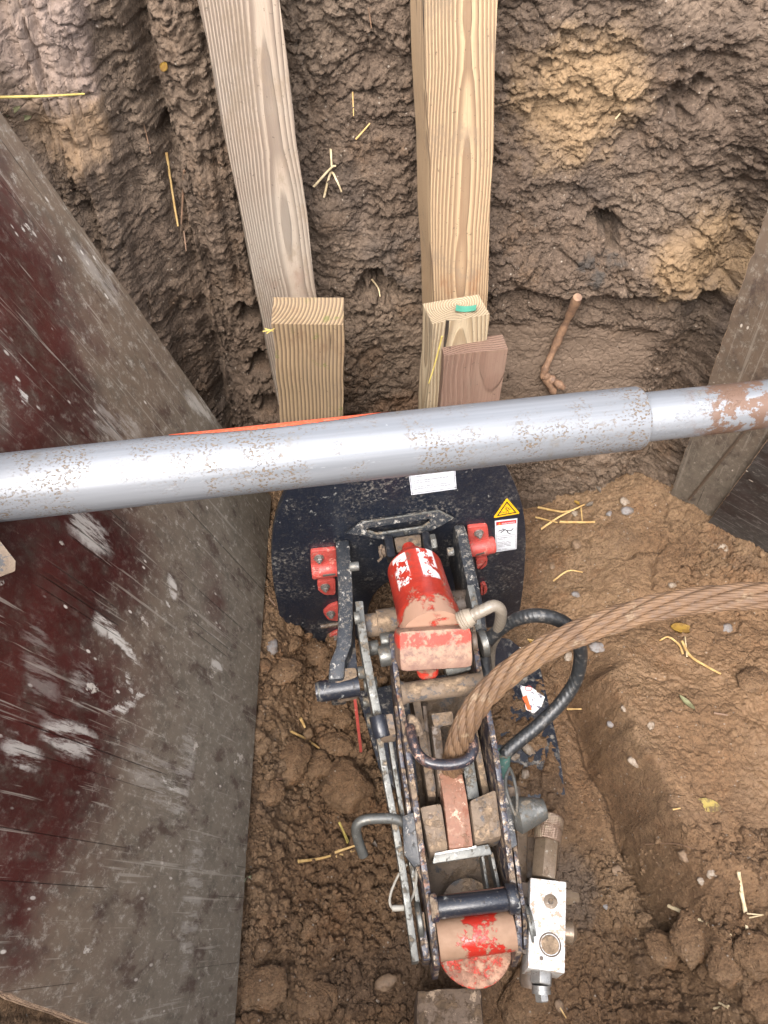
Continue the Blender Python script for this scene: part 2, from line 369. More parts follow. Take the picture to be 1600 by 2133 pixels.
# ------------------------------------------------------------------ back wall of the pit with its two corners (field in x,z)
wx = warp1(720, -1.15, 1.8, -.52, .75, 5); wz = warp1(560, -.12, 1.37, .1, 1.25, 3)
WX, WZ = np.meshgrid(wx, wz)
tilt = .06*(WZ-.7)
cornR = .60-.16*sstep(.75, 1.15, WZ) + .02*fbm(WZ*4, WZ*0+3, 3)
cornL = -.335 + .015*fbm(WZ*5, WZ*0+8, 3)
WY = 1.165 - tilt*0 - (.95-.45*sstep(.7, 1.0, WZ))*np.maximum(0, WX-cornR) - .75*np.maximum(0, cornL-WX)
WY = WY + .02*np.exp(-((WX-cornR+.01)/.03)**2)*sstep(.95, .75, WZ) + .05*np.exp(-((WX-cornL+.0)/.014)**2)
wc1, _, wi1 = clods(WX*1.1, WZ, .085, .5); wc2, _, _ = clods(WX+7, WZ, .032, .5); wc3, _, _ = clods(WX-3, WZ+5, .013, .4)
smear = sstep(.02, .10, WX)*sstep(.54, .50, WX)*sstep(.60, .57, WZ+.03*fbm(WX*8, WZ*8, 2))*sstep(.18, .26, WZ+.04*fbm(WX*9, WZ*9, 2))
smear = np.maximum(smear, .75*sstep(.15, .5, fbm(WX*5+4, WZ*3+2, 3)*1.6)*sstep(.7, .8, WZ))
wr = np.clip(1-.85*smear, .12, 1)
lft = sstep(-.1, -.3, WX)
wc4, _, _ = clods(WX+1, WZ-5, .0075, .4)
q1 = sstep(-.1, .3, fbm(WX*7+1, WZ*7, 3)); q2 = sstep(-.1, .2, fbm(WX*11+9, WZ*11, 3))
wcr1, wcr2, _ = worley(WX/.11+.45*fbm(WX*12, WZ*12, 3), WZ/.08+.45*fbm(WX*12+4, WZ*12, 3)); wcrk = sstep(.07, .0, wcr2-wcr1)*sstep(-.15, .2, fbm(WX*5+9, WZ*5, 2))
WD = (.026*fbm(WX*3, WZ*3, 3) + .006*wc1*wr*q1 + .0042*wc2*wr*(.3+.7*q1) + .0032*wc3*wr*(.4+.6*q2) + .0026*wc4*(.25+.75*wr)
      - .012*wcrk*wr + .008*fbm(WX*14, WZ*14, 6, g=.58)*wr + .0045*fbm(WX*34, WZ*30, 4, ridge=True)*wr + .0022*fbm(WX*190, WZ*190, 3))
gv = fbm(WX*20+2, WZ*1.3, 4); WD = WD + lft*(.030*gv + .012*sstep(.02, .06, gv) - .010*sstep(.03, .0, np.abs(fbm(WX*26, WZ*1.6+4, 2))) )
br = fbm(WX*9+3, WZ*13+1, 5, g=.6); WD = WD + .010*sstep(.0, .03, br)*wr
br2 = fbm(WX*22+13, WZ*30+1, 4, g=.6); WD = WD + .005*sstep(.03, .06, br2)*wr
WD = WD + .045*sstep(.655, .685, WZ+.02*fbm(WX*10, WZ*2, 3)+.02*(WX-.3))*sstep(.05, .2, WX)*sstep(.85, .6, WZ)
for (hx, hz, hr, hd) in [(.37, .80, .022, .09), (.385, .765, .014, .06), (-.20, .86, .03, .06), (.0, .66, .028, .05), (-.02, .68, .03, .05), (-.24, .62, .025, .12), (-.245, .50, .025, .12), (-.24, .40, .025, .12), (-.23, .30, .03, .1), (-.33, .95, .02, .05), (.44, 1.0, .03, .04)]:
    dd = np.hypot((WX-hx)/(hr*1.2), (WZ-hz)/(hr*1.2))+.8*fbm(WX*40, WZ*40, 3); WD = WD - hd*sstep(1.1, .4, dd)
WY = WY - WD*np.where(WX > .6, .7, .85)
WY = np.where(WZ > 1.34, WY+(WZ-1.34)*3, WY)
soil_wall = soil('dug_clay_wall', (.112, .079, .057), (.165, .120, .086), (.074, .058, .048), (.138, .090, .058), .06, spec=.15,
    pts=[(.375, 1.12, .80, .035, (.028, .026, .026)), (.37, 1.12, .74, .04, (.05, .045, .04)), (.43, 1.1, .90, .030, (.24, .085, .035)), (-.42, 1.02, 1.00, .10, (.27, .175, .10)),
         (.28, 1.12, 1.0, .13, (.27, .18, .10)), (-.42, 1.05, 1.1, .10, (.24, .18, .15)), (.17, 1.14, .56, .02, (.30, .18, .05)), (.0, 1.1, .72, .10, (.075, .06, .05)), (.55, 1.1, .75, .12, (.25, .165, .09)), (.05, 1.1, .35, .12, (.17, .10, .06))])
wall_o = gridmesh('pit_wall', WX, WY, WZ, soil_wall, smooth=np.maximum(smear, .35*sstep(0, .2, gv)*lft))
def wall_y(x, z):
    i = np.clip(np.searchsorted(wz, z)-1, 0, len(wz)-2); j = np.clip(np.searchsorted(wx, x)-1, 0, len(wx)-2)
    return float(WY[i, j])
def WL(px, py, lift=0.):
    r = ray(px, py); t = .6
    while t < 2.6:
        p = C0+r*t
        if p[2] < floor_z(p[0], p[1]) or p[1] >= wall_y(p[0], min(max(p[2], -.1), 1.3)): break
        t += .003
    return Vector(C0+r*t) + Vector((0, -lift, lift*.3))
# surrounding ground at the level of the pit's rim
def grass_mat():
    g = G('trodden_field'); n = g.noise(3, 6, .7); return g.out(g.mix(g.step(n, .4, .6), (.10, .07, .045), (.06, .075, .03)), .9, 0, g.bump(g.noise(40, 6), .02))
gm = MB(); ring = [(-1.12, -.72), (1.72, -.72), (1.72, 1.42), (-1.12, 1.42)]; far = [(-150, -150), (150, -150), (150, 150), (-150, 150)]
vi = [gm.bm.verts.new((x, y, 1.345)) for x, y in ring]; vo = [gm.bm.verts.new((x, y, 1.345)) for x, y in far]
for k in range(4): gm.bm.faces.new((vi[k], vi[(k+1) % 4], vo[(k+1) % 4], vo[k]))
ground = gm.build('ground', grass_mat()); ground['kind'] = 'structure'

# ------------------------------------------------------------------ materials of the things
M_black = metalpaint('black_paint', (.012, .014, .020), mud=(.30, .25, .20), mudamt=.22, chip=(.20, .20, .19), chipamt=.05, rustamt=.0, rough=.32)
M_plate = metalpaint('black_plate_paint', (.010, .013, .021), mud=(.27, .245, .21), mudamt=.42, chip=(.16, .16, .15), chipamt=.0, rustamt=-.3, rough=.28, sc=1.6)
M_arm = metalpaint('worn_black_paint', (.020, .023, .028), mud=(.33, .29, .24), mudamt=.32, chip=(.30, .28, .25), chipamt=.3, rustamt=.15, rough=.4, sc=1.6)
M_rail = metalpaint('navy_black_paint', (.009, .010, .024), mud=(.235, .165, .105), mudamt=.86, chip=(.25, .19, .135), chipamt=.75, rust=(.17, .075, .042), rustamt=.6, rough=.38, sc=1.5, up=.12)
M_steel = metalpaint('bare_steel', (.125, .125, .115), mud=(.20, .155, .105), mudamt=.5, chip=(.21, .205, .19), chipamt=.4, rustamt=.15, rough=.5, metal=.5, sc=1.6)
M_zinc = metalpaint('galvanised_steel', (.125, .125, .115), mud=(.20, .155, .105), mudamt=.35, chip=(.20, .20, .185), chipamt=.4, rustamt=-.1, rough=.45, metal=.6)
M_red = metalpaint('red_paint', (.42, .026, .014), mud=(.36, .22, .15), mudamt=.22, chip=(.40, .22, .17), chipamt=.2, rust=(.18, .07, .04), rustamt=.2, rough=.4, up=.15)
M_redmud = metalpaint('muddy_red_paint', (.52, .035, .020), mud=(.33, .205, .135), mudamt=.80, chip=(.30, .17, .12), chipamt=.5, rust=(.20, .08, .05), rustamt=.2, rough=.45)
M_pink = metalpaint('faded_red_paint', (.40, .060, .048), mud=(.32, .22, .17), mudamt=.10, chip=(.50, .20, .16), chipamt=.25, rustamt=-.1, rough=.5)
M_rust = metalpaint('rusty_steel', (.195, .088, .052), mud=(.27, .18, .12), mudamt=.30, chip=(.47, .28, .20), chipamt=.4, rust=(.16, .06, .035), rustamt=.6, rough=.65)
M_mud = metalpaint('mud_coated_steel', (.14, .10, .068), mud=(.27, .19, .122), mudamt=.6, chip=(.055, .052, .052), chipamt=.6, rustamt=.15, rough=.75)
M_dmud = metalpaint('dark_mud_coated_steel', (.10, .072, .052), mud=(.19, .130, .085), mudamt=.5, chip=(.07, .06, .055), chipamt=.2, rustamt=.2, rough=.5)
M_brass = metalpaint('oily_brown_fitting', (.17, .125, .085), mud=(.22, .15, .10), mudamt=.3, chip=(.30, .27, .22), chipamt=.3, rustamt=.1, rough=.28, metal=.4)
M_alu = metalpaint('milled_alloy', (.50, .49, .465), mud=(.27, .18, .11), mudamt=.44, chip=(.34, .25, .18), chipamt=.7, rustamt=.15, rough=.45, metal=.15, sc=2.5, up=.05)
M_bolt = metalpaint('zinc_bolt', (.26, .25, .23), mudamt=.1, chipamt=.3, rustamt=-.2, rough=.35, metal=.6)
def plain(name, col, rough=.6): g = G(name); v = g.noise(90, 5); return g.out(g.mix(g.step(v, .35, .7, 0, .35), col, tuple(x*.55 for x in col)), rough)
M_white = plain('white_print', (.62, .64, .68), .45); M_ink = plain('black_print', (.02, .02, .022), .5); M_yel = plain('yellow_print', (.78, .43, .01), .45); M_dred = plain('red_print', (.50, .03, .03), .45)
M_green = plain('green_tape', (.045, .19, .13), .5); M_orange = plain('orange_paint', (.85, .13, .03), .6)

# ------------------------------------------------------------------ timbers against the back wall
def timber_obj(name, label, top, bot, xw, yw, m, group=None, face=(0, -1, 0), extra=None, loc=None):
    """squared timber: section xw by yw, its own Z runs up the grain"""
    top = Vector(top); bot = Vector(bot); z = (top-bot).normalized(); y = -Vector(face); y = (y-z*y.dot(z)).normalized(); x = y.cross(z)
    L = (top-bot).length; c = (top+bot)/2
    M = Matrix((x, y, z)).transposed().to_4x4(); M.translation = c
    bm = bmesh.new(); n = 14
    rings = []
    for i in range(n+1):
        zz = -L/2+L*i/n; r = []
        for (sx, sy) in ((-1, -1), (1, -1), (1, 1), (-1, 1)):
            w = .0012*math.sin(i*1.7+sx*3+len(label))
            r.append(bm.verts.new((sx*xw/2+w, sy*yw/2+w*.7, zz+(random.uniform(-.0015, .0015) if i in (0, n) else 0))))
        rings.append(r)
    for a, b in zip(rings, rings[1:]):
        for k in range(4): bm.faces.new((a[k], a[(k+1) % 4], b[(k+1) % 4], b[k]))
    bm.faces.new(rings[0][::-1]); bm.faces.new(rings[-1])
    es = [e for e in bm.edges if e.calc_face_angle(0) > .6]
    bmesh.ops.bevel(bm, geom=es, offset=.0028, segments=2, affect='EDGES')
    for v in bm.verts: v.co += Vector((random.gauss(0, 1), random.gauss(0, 1), random.gauss(0, 1)))*.0003
    for f in bm.faces: f.smooth = True
    for e in bm.edges:
        if len(e.link_faces) == 2 and e.calc_face_angle(0) > .7: e.smooth = False
    me = bpy.data.meshes.new(name); bm.to_mesh(me); bm.free(); me.materials.append(m)
    o = bpy.data.objects.new(name, me); link(o, None, M); tag(o, label, 'timber', group); return o, M
GT = 'squared timbers standing between the plate and the pit wall'
T1 = timber('grey_pine', (.27, .205, .15), (.095, .062, .045), .022, -.020, 300, gray=(.265, .225, .18), stain=(.16, .085, .06), stainamt=.25, seed=1.3)
T2 = timber('tan_pine', (.335, .235, .138), (.12, .072, .042), .006, -.024, 300, stain=(.20, .09, .04), stainamt=.35, seed=4.1)
T3 = timber('weathered_pine', (.27, .19, .11), (.062, .042, .028), -.100, .020, 190, stain=(.12, .07, .04), stainamt=.45, seed=7.7, moss=.55, warp=.025)
T4 = timber('pale_pine', (.33, .26, .17), (.17, .12, .07), .004, .010, 260, stain=(.18, .12, .07), stainamt=.25, seed=9.2, moss=.1)
T5 = timber('brown_hardwood', (.175, .108, .078), (.13, .076, .054), .03, .09, 260, stain=(.12, .07, .05), stainamt=.4, seed=12.4)
a = (Q(395, 0, 1.05)+Q(567, 0, 1.05))/2; b = (Q(521, 620, 1.045)+Q(650, 620, 1.045))/2; dr = (b-a)
timber_obj('long_timber', 'long grey weathered timber leaning left, with tall pointed grain loops, behind the mossy post', a-dr*.22+Vector((0, .045, 0)), b+dr*.62+Vector((0, .045, 0)), .096, .088, T1, GT, face=(.24, -1, 0))
a = (Q(872, 0, 1.05)+Q(1020, 0, 1.05))/2; b = (Q(888, 620, 1.04)+Q(1008, 620, 1.04))/2; dr = (b-a)
timber_obj('long_timber', 'long yellow-tan upright timber standing straight behind the two stacked posts', a-dr*.22+Vector((.0, .045, 0)), b+dr*.66+Vector((0, .045, 0)), .090, .100, T2, GT, face=(.17, -1, 0))
# three shorter posts in front
pt = Q(643, 645, .885); pb = Q(652, 1030, .855)
timber_obj('short_post', 'short thick mossy post with open grain, standing left of the two stacked posts', pt+Vector((0, .0, -.001)), pb+Vector((0, .052, 0)), .1005, .056, T3, GT, face=(.03, -1, .0))
pt = Q(966, 705, .905)
pt = P(951, 642, .80)
timber_obj('short_post', 'pale square post with a scrap of green tape on its top, behind the brown block', pt, pt+Vector((-.002, -.015, -.62)), .088, .050, T4, GT, face=(.26, -1, 0))
pt2 = P(986, 714, .752)
timber_obj('short_post', 'reddish brown hardwood post in front of the pale one, lower and smooth', pt2+Vector((.0, -.005, 0)), pt2+Vector((-.001, -.02, -.58)), .097, .034, T5, GT, face=(.15, -1, 0))
# scrap of tape
tp = MB(); c = pt+Vector((.012, -.004, .0012)); pts = []
for i in range(9):
    t = i/8; pts.append(c+Vector((-.014+.030*t, -.004+.004*math.sin(t*3), .008*(t-.5)**2*4*.7)))
tp.strip(pts, (0, 0, .0006), (.002, .013, 0)); tag(tp.build('tape_scrap', M_green), 'curled scrap of green and white tape on top of the pale post', 'tape')

# ------------------------------------------------------------------ film faced plywood sheets
def o_v(g):
    return g.mp((1, 1, 0), (0, 0, 0), (0, 0, 0), g.vadd(g.obj, g.vadd((-.5, -.5, -.5), g.noise(5, 5, .6, out=1)), .12))
def ply_mat(name, film, dust, pale, holes=(), dk=0.0, smears=()):
    g = G(name); o = g.xyz()
    def streak(rot, sc, st): return g.noise(sc, 5, .7, g.mp((1, st, 1), (rot, rot*2, 0), (0, 0, rot)))
    big = g.noise(3.2, 6, .65, dist=.6); mid = g.noise(13, 8, .7, g.mp((1.0, .45, 1), (3, 1, 0), (0, 0, .5)))
    dd_ = 0.
    for (hx, hy, hr, ha) in holes:
        nn = g.n('ShaderNodeVectorMath'); nn.operation = 'DISTANCE'; g.put(nn.inputs[0], o_v(g)); nn.inputs[1].default_value = (hx, hy, 0); dd_ = g.ma('ADD', dd_, g.step(nn.outputs['Value'], hr, 0., 0, -ha))
    wear = g.ma('ADD', g.ma('ADD', g.ma('MULTIPLY', big, .75), g.ma('MULTIPLY', mid, .55)), g.ma('ADD', dd_, dk))
    c = g.mix(g.step(g.noise(8, 4), .4, .6), film, tuple(x*1.5 for x in film))
    c = g.mix(g.step(wear, .78, 1.12, 0, .88), c, g.mix(g.step(o[1], .15, .6), dust, (dust[0]*.85, dust[1]*.72, dust[2]*.64)))
    c = g.mix(g.step(g.noise(30, 8, .75, g.mp((1, .5, 1), (4, 4, 4), (0, 0, .6))), .45, .7, 0, .6), c, tuple(x*.35 for x in dust))
    f2 = g.noise(90, 9, .8, g.mp((1, .6, 1), (1, 2, 3), (0, 0, .35)))
    c = g.mix(g.ma('MULTIPLY', g.step(f2, .50, .68), g.step(wear, .7, 1.1, .12, .8)), c, pale)
    c = g.mix(g.ma('MULTIPLY', g.step(g.noise(24, 8, .7, g.mp((1, .5, 1), (8, 2, 3), (0, 0, .9))), .52, .64), g.step(wear, .8, 1.1, 0, .6)), c, tuple(x*.8 for x in film))
    for k, (rot, sc, st, lo) in enumerate([(.75, 130, .03, .66), (.35, 90, .02, .665), (-.5, 100, .03, .68), (1.4, 110, .02, .68), (.1, 160, .03, .67), (2.2, 70, .015, .68), (1.05, 140, .04, .67)]):
        s_ = g.noise(sc, 3, .6, g.mp((1, st, 1), (k*3, k, k), (0, 0, rot)))
        c = g.mix(g.step(s_, lo-.01, lo+.04, 0, .38), c, pale)
    v = g.vor(110, g.mp((1, .4, 1), (0, 0, 0), (0, 0, .5))); sel = g.step(g.xyz(g.vor(110, g.mp((1, .4, 1), (0, 0, 0), (0, 0, .5)), out=1))[0], .88, .92)
    c = g.mix(g.ma('MULTIPLY', g.ma('MULTIPLY', sel, g.step(v, .26, .12)), g.step(g.noise(5, 4, .6, g.mp(loc=(2, 2, 2))), .40, .56)), c, (.50, .44, .37))
    # splashes of dried mud
    sp = g.noise(17, 8, .68, g.mp((1, .6, 1), (12, 2, 5), (0, 0, .5))); fs = g.step(sp, .66, .69); c = g.mix(g.ma('MULTIPLY', fs, .9), c, (.46, .40, .33))
    if smears:
        wp = g.mp((1, 1, 0), (0, 0, 0), (0, 0, 0), g.vadd(g.obj, g.vadd((-.5, -.5, -.5), g.noise(32, 6, .72, out=1)), .035)); tex = g.step(g.noise(60, 7, .75, g.mp((1, .12, 1), rot=(0, 0, .5))), .46, .56)
        for (ax_, ay_, bx_, by_, wd_, st_) in smears:
            cx_, cy_ = (ax_+bx_)/2, (ay_+by_)/2; L_ = math.hypot(bx_-ax_, by_-ay_)/2; an = math.atan2(by_-ay_, bx_-ax_)
            q1_ = g.mp((1, 1, 1), (-cx_, -cy_, 0), (0, 0, 0), wp); q2_ = g.mp((1/L_, 1/wd_, 0), (0, 0, 0), (0, 0, 0), g.mp((1, 1, 1), (0, 0, 0), (0, 0, -an), q1_))
            ln = g.n('ShaderNodeVectorMath'); ln.operation = 'LENGTH'; g.put(ln.inputs[0], q2_)
            c = g.mix(g.ma('MULTIPLY', g.ma('MULTIPLY', g.step(ln.outputs['Value'], 1.15, .6), tex), st_), c, (.50, .455, .39))
    ckn = g.noise(14, 2, .5, g.mp((1, .0, 1), (7, 3, 1), (0, 0, -.35))); ck = g.step(g.ma('ABSOLUTE', g.ma('SUBTRACT', ckn, .5)), .004, .0); ck = g.ma('MULTIPLY', ck, g.step(g.noise(3, 2, .5, g.mp(loc=(4, 4, 4))), .52, .56))
    c = g.mix(g.ma('MULTIPLY', ck, .6), c, (.015, .01, .008))
    rg = g.step(wear, .62, 1.0, .28, .75)
    b = g.bump(g.ma('SUBTRACT', g.ma('ADD', g.ma('MULTIPLY', f2, .4), fs), g.ma('MULTIPLY', ck, 2.)), .0008, .8); b = g.bump(g.noise(220, 4), .0004, .5, b)
    return g.out(c, rg, 0, b, spec=.3)
g = G('plywood_edge'); e1_ = g.noise(300, 4, .7, g.mp((1, 1, .1))); M_edge = g.out(g.mix(g.step(e1_, .35, .65), (.40, .27, .17), (.14, .09, .06)), .85, 0, g.bump(e1_, .002))
def sheet(name, corners, thick, face_m, label, frame_o, ux, vy, ncut=90):
    """corners run round the outline in the sheet's own plane; the long edges are chipped a little"""
    root = thing(name, label, 'plywood', corners[0])
    z = ux.cross(vy).normalized(); M = Matrix((ux, vy, z)).transposed().to_4x4(); M.translation = frame_o
    pts = []
    for i, a in enumerate(corners):
        b = corners[(i+1) % len(corners)]; n = max(2, int((b-a).length/.012))
        inw = z.cross((b-a).normalized())
        for k in range(n):
            d = abs(random.gauss(0, .0009))+(.004*random.random() if random.random() < .05 else 0); pts.append(a+(b-a)*k/n - inw*d*(1 if True else 0)*-1*0 + inw*d*s_in(inw, corners, a, b))
    mb = MB(); mb.prism(pts, -z*thick*.93); f = mb.build('film_face', face_m, root, M=M)
    # plies seen on the cut edge: three thin layers a touch outside the film
    cen = sum(corners, Vector())/len(corners)
    for k in range(3):
        t0 = .10+.27*k
        e = MB(); q = [p+(p-cen).normalized()*(.0012 if k != 1 else .0004) for p in pts]
        e.prism([p-z*thick*t0 for p in q], -z*thick*.22); e.build('ply', M_edge, root)
    return root, M
def s_in(inw, corners, a, b):
    cen = sum(corners, Vector())/len(corners); return 1 if (cen-a).dot(inw) > 0 else -1
B1 = Q(565, 1035, 1.0); B2 = P(490, 2133, .12); T1p = Vector((-.420, .856, 1.117)); nrm = (B2-B1).cross(T1p-B1).normalized()
if nrm.x < 0: nrm = -nrm
NE0 = onplane(0, 2065, B1, nrm); NE1 = onplane(190, 2133, B1, nrm)
dn = (NE1-NE0).normalized(); B2x = B1+(B2-B1)*1.02; NB = NE1+dn*(.43)
top_far = B1+(T1p-B1)*1.30; top_near = NE0-dn*.62
vy = (T1p-B1).normalized(); ux = (B2-B1).normalized(); ux = (ux-vy*ux.dot(vy)).normalized()
if ux.cross(vy).dot(nrm) < 0: ux = -ux
zz = ux.cross(vy).normalized()
def loc1(px, py): p = onplane(px, py, B1, nrm)-B1; return p.dot(ux), p.dot(vy)
holes = [(*loc1(40, 1330), .24, .55), (*loc1(60, 1130), .16, .35), (*loc1(100, 1750), .17, .28), (*loc1(330, 1400), .18, .25), (*loc1(60, 800), .30, .34), (*loc1(40, 560), .22, .25), (*loc1(450, 1250), .12, .32), (*loc1(250, 1150), .14, .3), (*loc1(30, 1900), .12, .3), (*loc1(200, 1560), .16, .25)]
M_ply1 = ply_mat('film_faced_plywood', (.036, .0088, .0070), (.175, .148, .110), (.38, .335, .27), holes, .54,
    [(*loc1(a, b), *loc1(c, d), w, st) for a, b, c, d, w, st in [(135, 1060, 235, 1150, .022, .75), (350, 1190, 368, 1250, .012, .95), (200, 1265, 225, 1325, .018, .8), (200, 1270, 300, 1400, .009, .95), (262, 1400, 280, 1455, .005, .95), (222, 1488, 282, 1462, .007, 1.), (276, 1462, 308, 1432, .004, .9),
      (80, 1515, 210, 1560, .020, .7), (0, 1540, 90, 1590, .016, .6), (440, 1370, 465, 1400, .012, .8), (150, 1400, 190, 1450, .03, .35), (345, 1250, 362, 1290, .004, .9), (320, 1600, 375, 1655, .003, .9), (60, 1270, 110, 1520, .03, .2), (260, 1560, 400, 1700, .04, .25), (150, 500, 260, 640, .03, .3), (380, 820, 470, 880, .02, .6), (40, 800, 55, 850, .006, .8), (180, 860, 300, 900, .03, .3), (400, 1500, 370, 1700, .03, .35), (420, 1700, 380, 2050, .03, .3)]])
sheet('plywood_sheet', [B1, B2x, NB, top_near, top_far], .018, M_ply1, 'large scratched dark maroon plywood sheet leaning on the left side of the pit', B1, ux, vy)
# right hand sheet
C1 = P(1392, 1042, .14); ed = Vector((.77, -.64, 0)).normalized()
rv = Vector(ray(1600, 430)); tt = ((C1-Vector(C0)).dot(ed))/rv.dot(ed); CT = Vector(C0)+rv*tt
upv = (CT-C1).normalized(); n2 = ed.cross(upv).normalized()
if n2.y > 0: n2 = -n2
uu = ed if ed.cross(upv).dot(n2) > 0 else -ed
C1b = C1-upv*.10; 
M_ply2 = ply_mat('worn_plywood', (.035, .020, .018), (.155, .130, .100), (.27, .235, .19), (), .5)
rs, _ = sheet('plywood_sheet', [C1b, C1b+ed*.85, C1b+ed*.85+upv*1.3, C1b+upv*1.3], .018, M_ply2, 'grey worn plywood sheet leaning in the far right corner of the pit', C1, uu, upv)
# second, darker sheet lying over it further right
a0 = onplane(1500, 1052, C1, n2)+n2*.012; a1 = onplane(1600, 915, C1, n2)+n2*.012; dd2 = (a1-a0).normalized(); a0 = a0-dd2*.1; inn = n2.cross(dd2)
if inn.x < 0: inn = -inn
M_ply3 = ply_mat('dark_plywood', (.020, .014, .013), (.085, .078, .068), (.24, .22, .20), (), .25)
sheet('plywood_sheet', [a0, a0+inn*.45-dd2*.05, a1+inn*.45+dd2*.5, a1+dd2*.5], .010, M_ply3, 'dark plywood offcut lying over the grey sheet at the right', a0, dd2, n2.cross(dd2))
# batten nailed across the grey sheet (dark line running up to the right)
bt = MB(); q0 = onplane(1436, 1040, C1, n2); q1 = onplane(1540, 912, C1, n2); bt.tube([q0, q1+(q1-q0)*.2], .0035, 6); bt.build('crack_strip', M_dmud, rs)

# ------------------------------------------------------------------ shoring brace across the pit
def pipe_mat(name, pit):
    g = G(name); o = g.obj
    st = g.noise(60, 4, .6, g.mp((1, 1, .03))); c = g.mix(g.step(st, .35, .7), (.185, .190, .198), (.132, .137, .144))
    v = g.vor(190, g.mp((1, 1, .75)))
    sel = g.step(g.noise(13, 5, .65), .42, .58)
    sp = g.ma('MULTIPLY', g.step(g.noise(430, 3, .55, g.mp((1, 1, .7))), .545, .60), sel)
    c = g.mix(g.ma('MULTIPLY', sp, pit), c, (.125, .092, .064))
    c = g.mix(g.ma('MULTIPLY', g.step(g.noise(28, 7, .7, g.mp(loc=(1, 4, 2))), .60, .70), .5), c, (.13, .11, .085))
    c = g.mix(g.step(g.noise(200, 4, .7, g.mp((1, .2, .2))), .66, .7, 0, .5), c, (.26, .265, .27))
    if pit < .9:
        n = g.n('ShaderNodeVectorMath'); n.operation = 'DISTANCE'; g.put(n.inputs[0], o); n.inputs[1].default_value = (0, .0, .40)
        rm = g.ma('MULTIPLY', g.step(g.noise(34, 8, .75, g.mp((1, 1, .8))), .475, .50), g.step(g.xyz()[2], .035, .075)); rm = g.ma('MULTIPLY', rm, g.step(g.xyz()[2], .155, .125)); c = g.mix(g.ma('MULTIPLY', rm, .9), c, (.11, .06, .036))
    rg = g.ma('ADD', .46, g.ma('MULTIPLY', sp, .3))
    b = g.bump(sp, -.0006, .8) if False else g.bump(g.ma('MULTIPLY', sp, -1.), .0006, .8)
    b = g.bump(st, .0003, .6, b)
    return g.out(c, rg, .30, b, spec=.3)
pa = D(0, 1016, .742); pb_ = D(1310, 873, .80); pax = (pb_-pa).normalized(); pa0 = pa-pax*.012; pend = pb_+pax*.012
brace = thing('shoring_brace', 'silvery telescopic metal prop spanning the pit above the machine, with an orange paint streak', 'prop', pa0)
yv = Vector((0, 0, 1)); xvv = (yv-pax*yv.dot(pax)).normalized(); MP = Matrix((xvv, pax.cross(xvv), pax)).transposed().to_4x4(); MP.translation = pa0
RO = .0335
L1 = (pend-pa0).length; pr = [(0, RO*.82), (0.0, RO), (1-.004/L1, RO), (1-.001/L1, RO-.0015), (1, RO-.004), (1, .0275), (1-.05/L1, .0272)]
o = MB().lathe(pa0, pend, pr, 72).build('outer_tube', pipe_mat('sleeve_alloy', 1.0), brace, M=MP)
# extent of the inner tube: as far as the right hand sheet / bank
pin0 = pend-pax*.05; pin1 = pend+pax*.95; MP2 = MP.copy(); MP2.translation = pend
MB().lathe(pin0, pin1, [(0, .0262), (0, .0262), (1, .0262), (1, .022)], 64).build('inner_tube', pipe_mat('inner_alloy', .25), brace, M=MP2)
# orange spray along the back of the sleeve
pm = MB(); V = Vector; ang0 = None
back = V((0, 1, 0)); back = (back-pax*back.dot(pax)).normalized(); upd = pax.cross(back); 
if upd.z < 0: upd = -upd
s0 = ((D(352, 905, .75)-pa0).dot(pax)); s1 = ((D(812, 860, .77)-pa0).dot(pax)); rows = []
viewd = (pa0+pax*.25-V(C0)).normalized(); sil = (viewd-pax*viewd.dot(pax)).normalized(); cross_ = pax.cross(sil)
if cross_.z < 0 : cross_ = -cross_
NS = 120
for i in range(NS+1):
    t = i/NS; s_ = s0+(s1-s0)*t; wl = .20+.50*math.sin(math.pi*min(1, t*1.0+.03))**.4+random.gauss(0, .012); 
    row = []
    for k in range(7):
        a_ = -(.16) + wl*(k/6) - .02
        # a_=0 on the upper silhouette, positive towards the viewer
        d_ = cross_*math.cos(a_)-sil*math.sin(a_); row.append(pa0+pax*s_+d_*(RO+.0007))
    rows.append(row)
vv = [[pm.bm.verts.new(p) for p in r] for r in rows]; 
for i in range(NS):
    for k in range(6): pm.bm.faces.new((vv[i][k], vv[i+1][k], vv[i+1][k+1], vv[i][k+1]))
go = G('sprayed_orange'); M_spray = go.out(go.mix(go.step(go.noise(240, 5, .7), .52, .66, 0, .8), (.55, .075, .025), (.35, .20, .13)), .65, 0, go.bump(go.noise(400, 3), .0005))
pm.build('paint_streak', M_spray, brace)
# swivel foot pressed to the left sheet
ft = MB(); fc = pa0-pax*.012; ft.cyl(fc-pax*.02, fc+pax*.013, (.045, .04), 32); ft.build('swivel_collar', M_zinc, brace)
zf = MB(); q = [D(-70, 1050, .700), D(-5, 1118, .712), D(34, 1168, .722), D(33, 1190, .724), D(-5, 1204, .722), D(-75, 1190, .712)]
zf.prism(q, Vector((-.012, 0, -.006))); zf.build('foot_plate', M_mud, brace, bevel=.0015)
# ------------------------------------------------------------------ the pulling machine and its resistance plate
def zf(py): return .46-(py-1330)*.12/570
def F(px, py, dh=0.): return P(px, py, zf(py)+dh)
def mw(npx, p):      # metres covered by npx picture units at point p
    return npx*((Vector(p)-Vector(C0)).dot(Vector(Fw)))/FPX
BX = (F(1000, 1424)-F(842, 1443)); BX.z = 0; BX.normalize(); AX = Vector((BX.y, -BX.x, 0)); AX.z = -.27; AX.normalize()
UPV = BX.cross(AX)
if UPV.z < 0: UPV = -UPV
puller = thing('rope_pulling_machine', 'muddy black, navy and red hydraulic rope puller on a round plate in the pit', 'puller', P(900, 1500, .03))
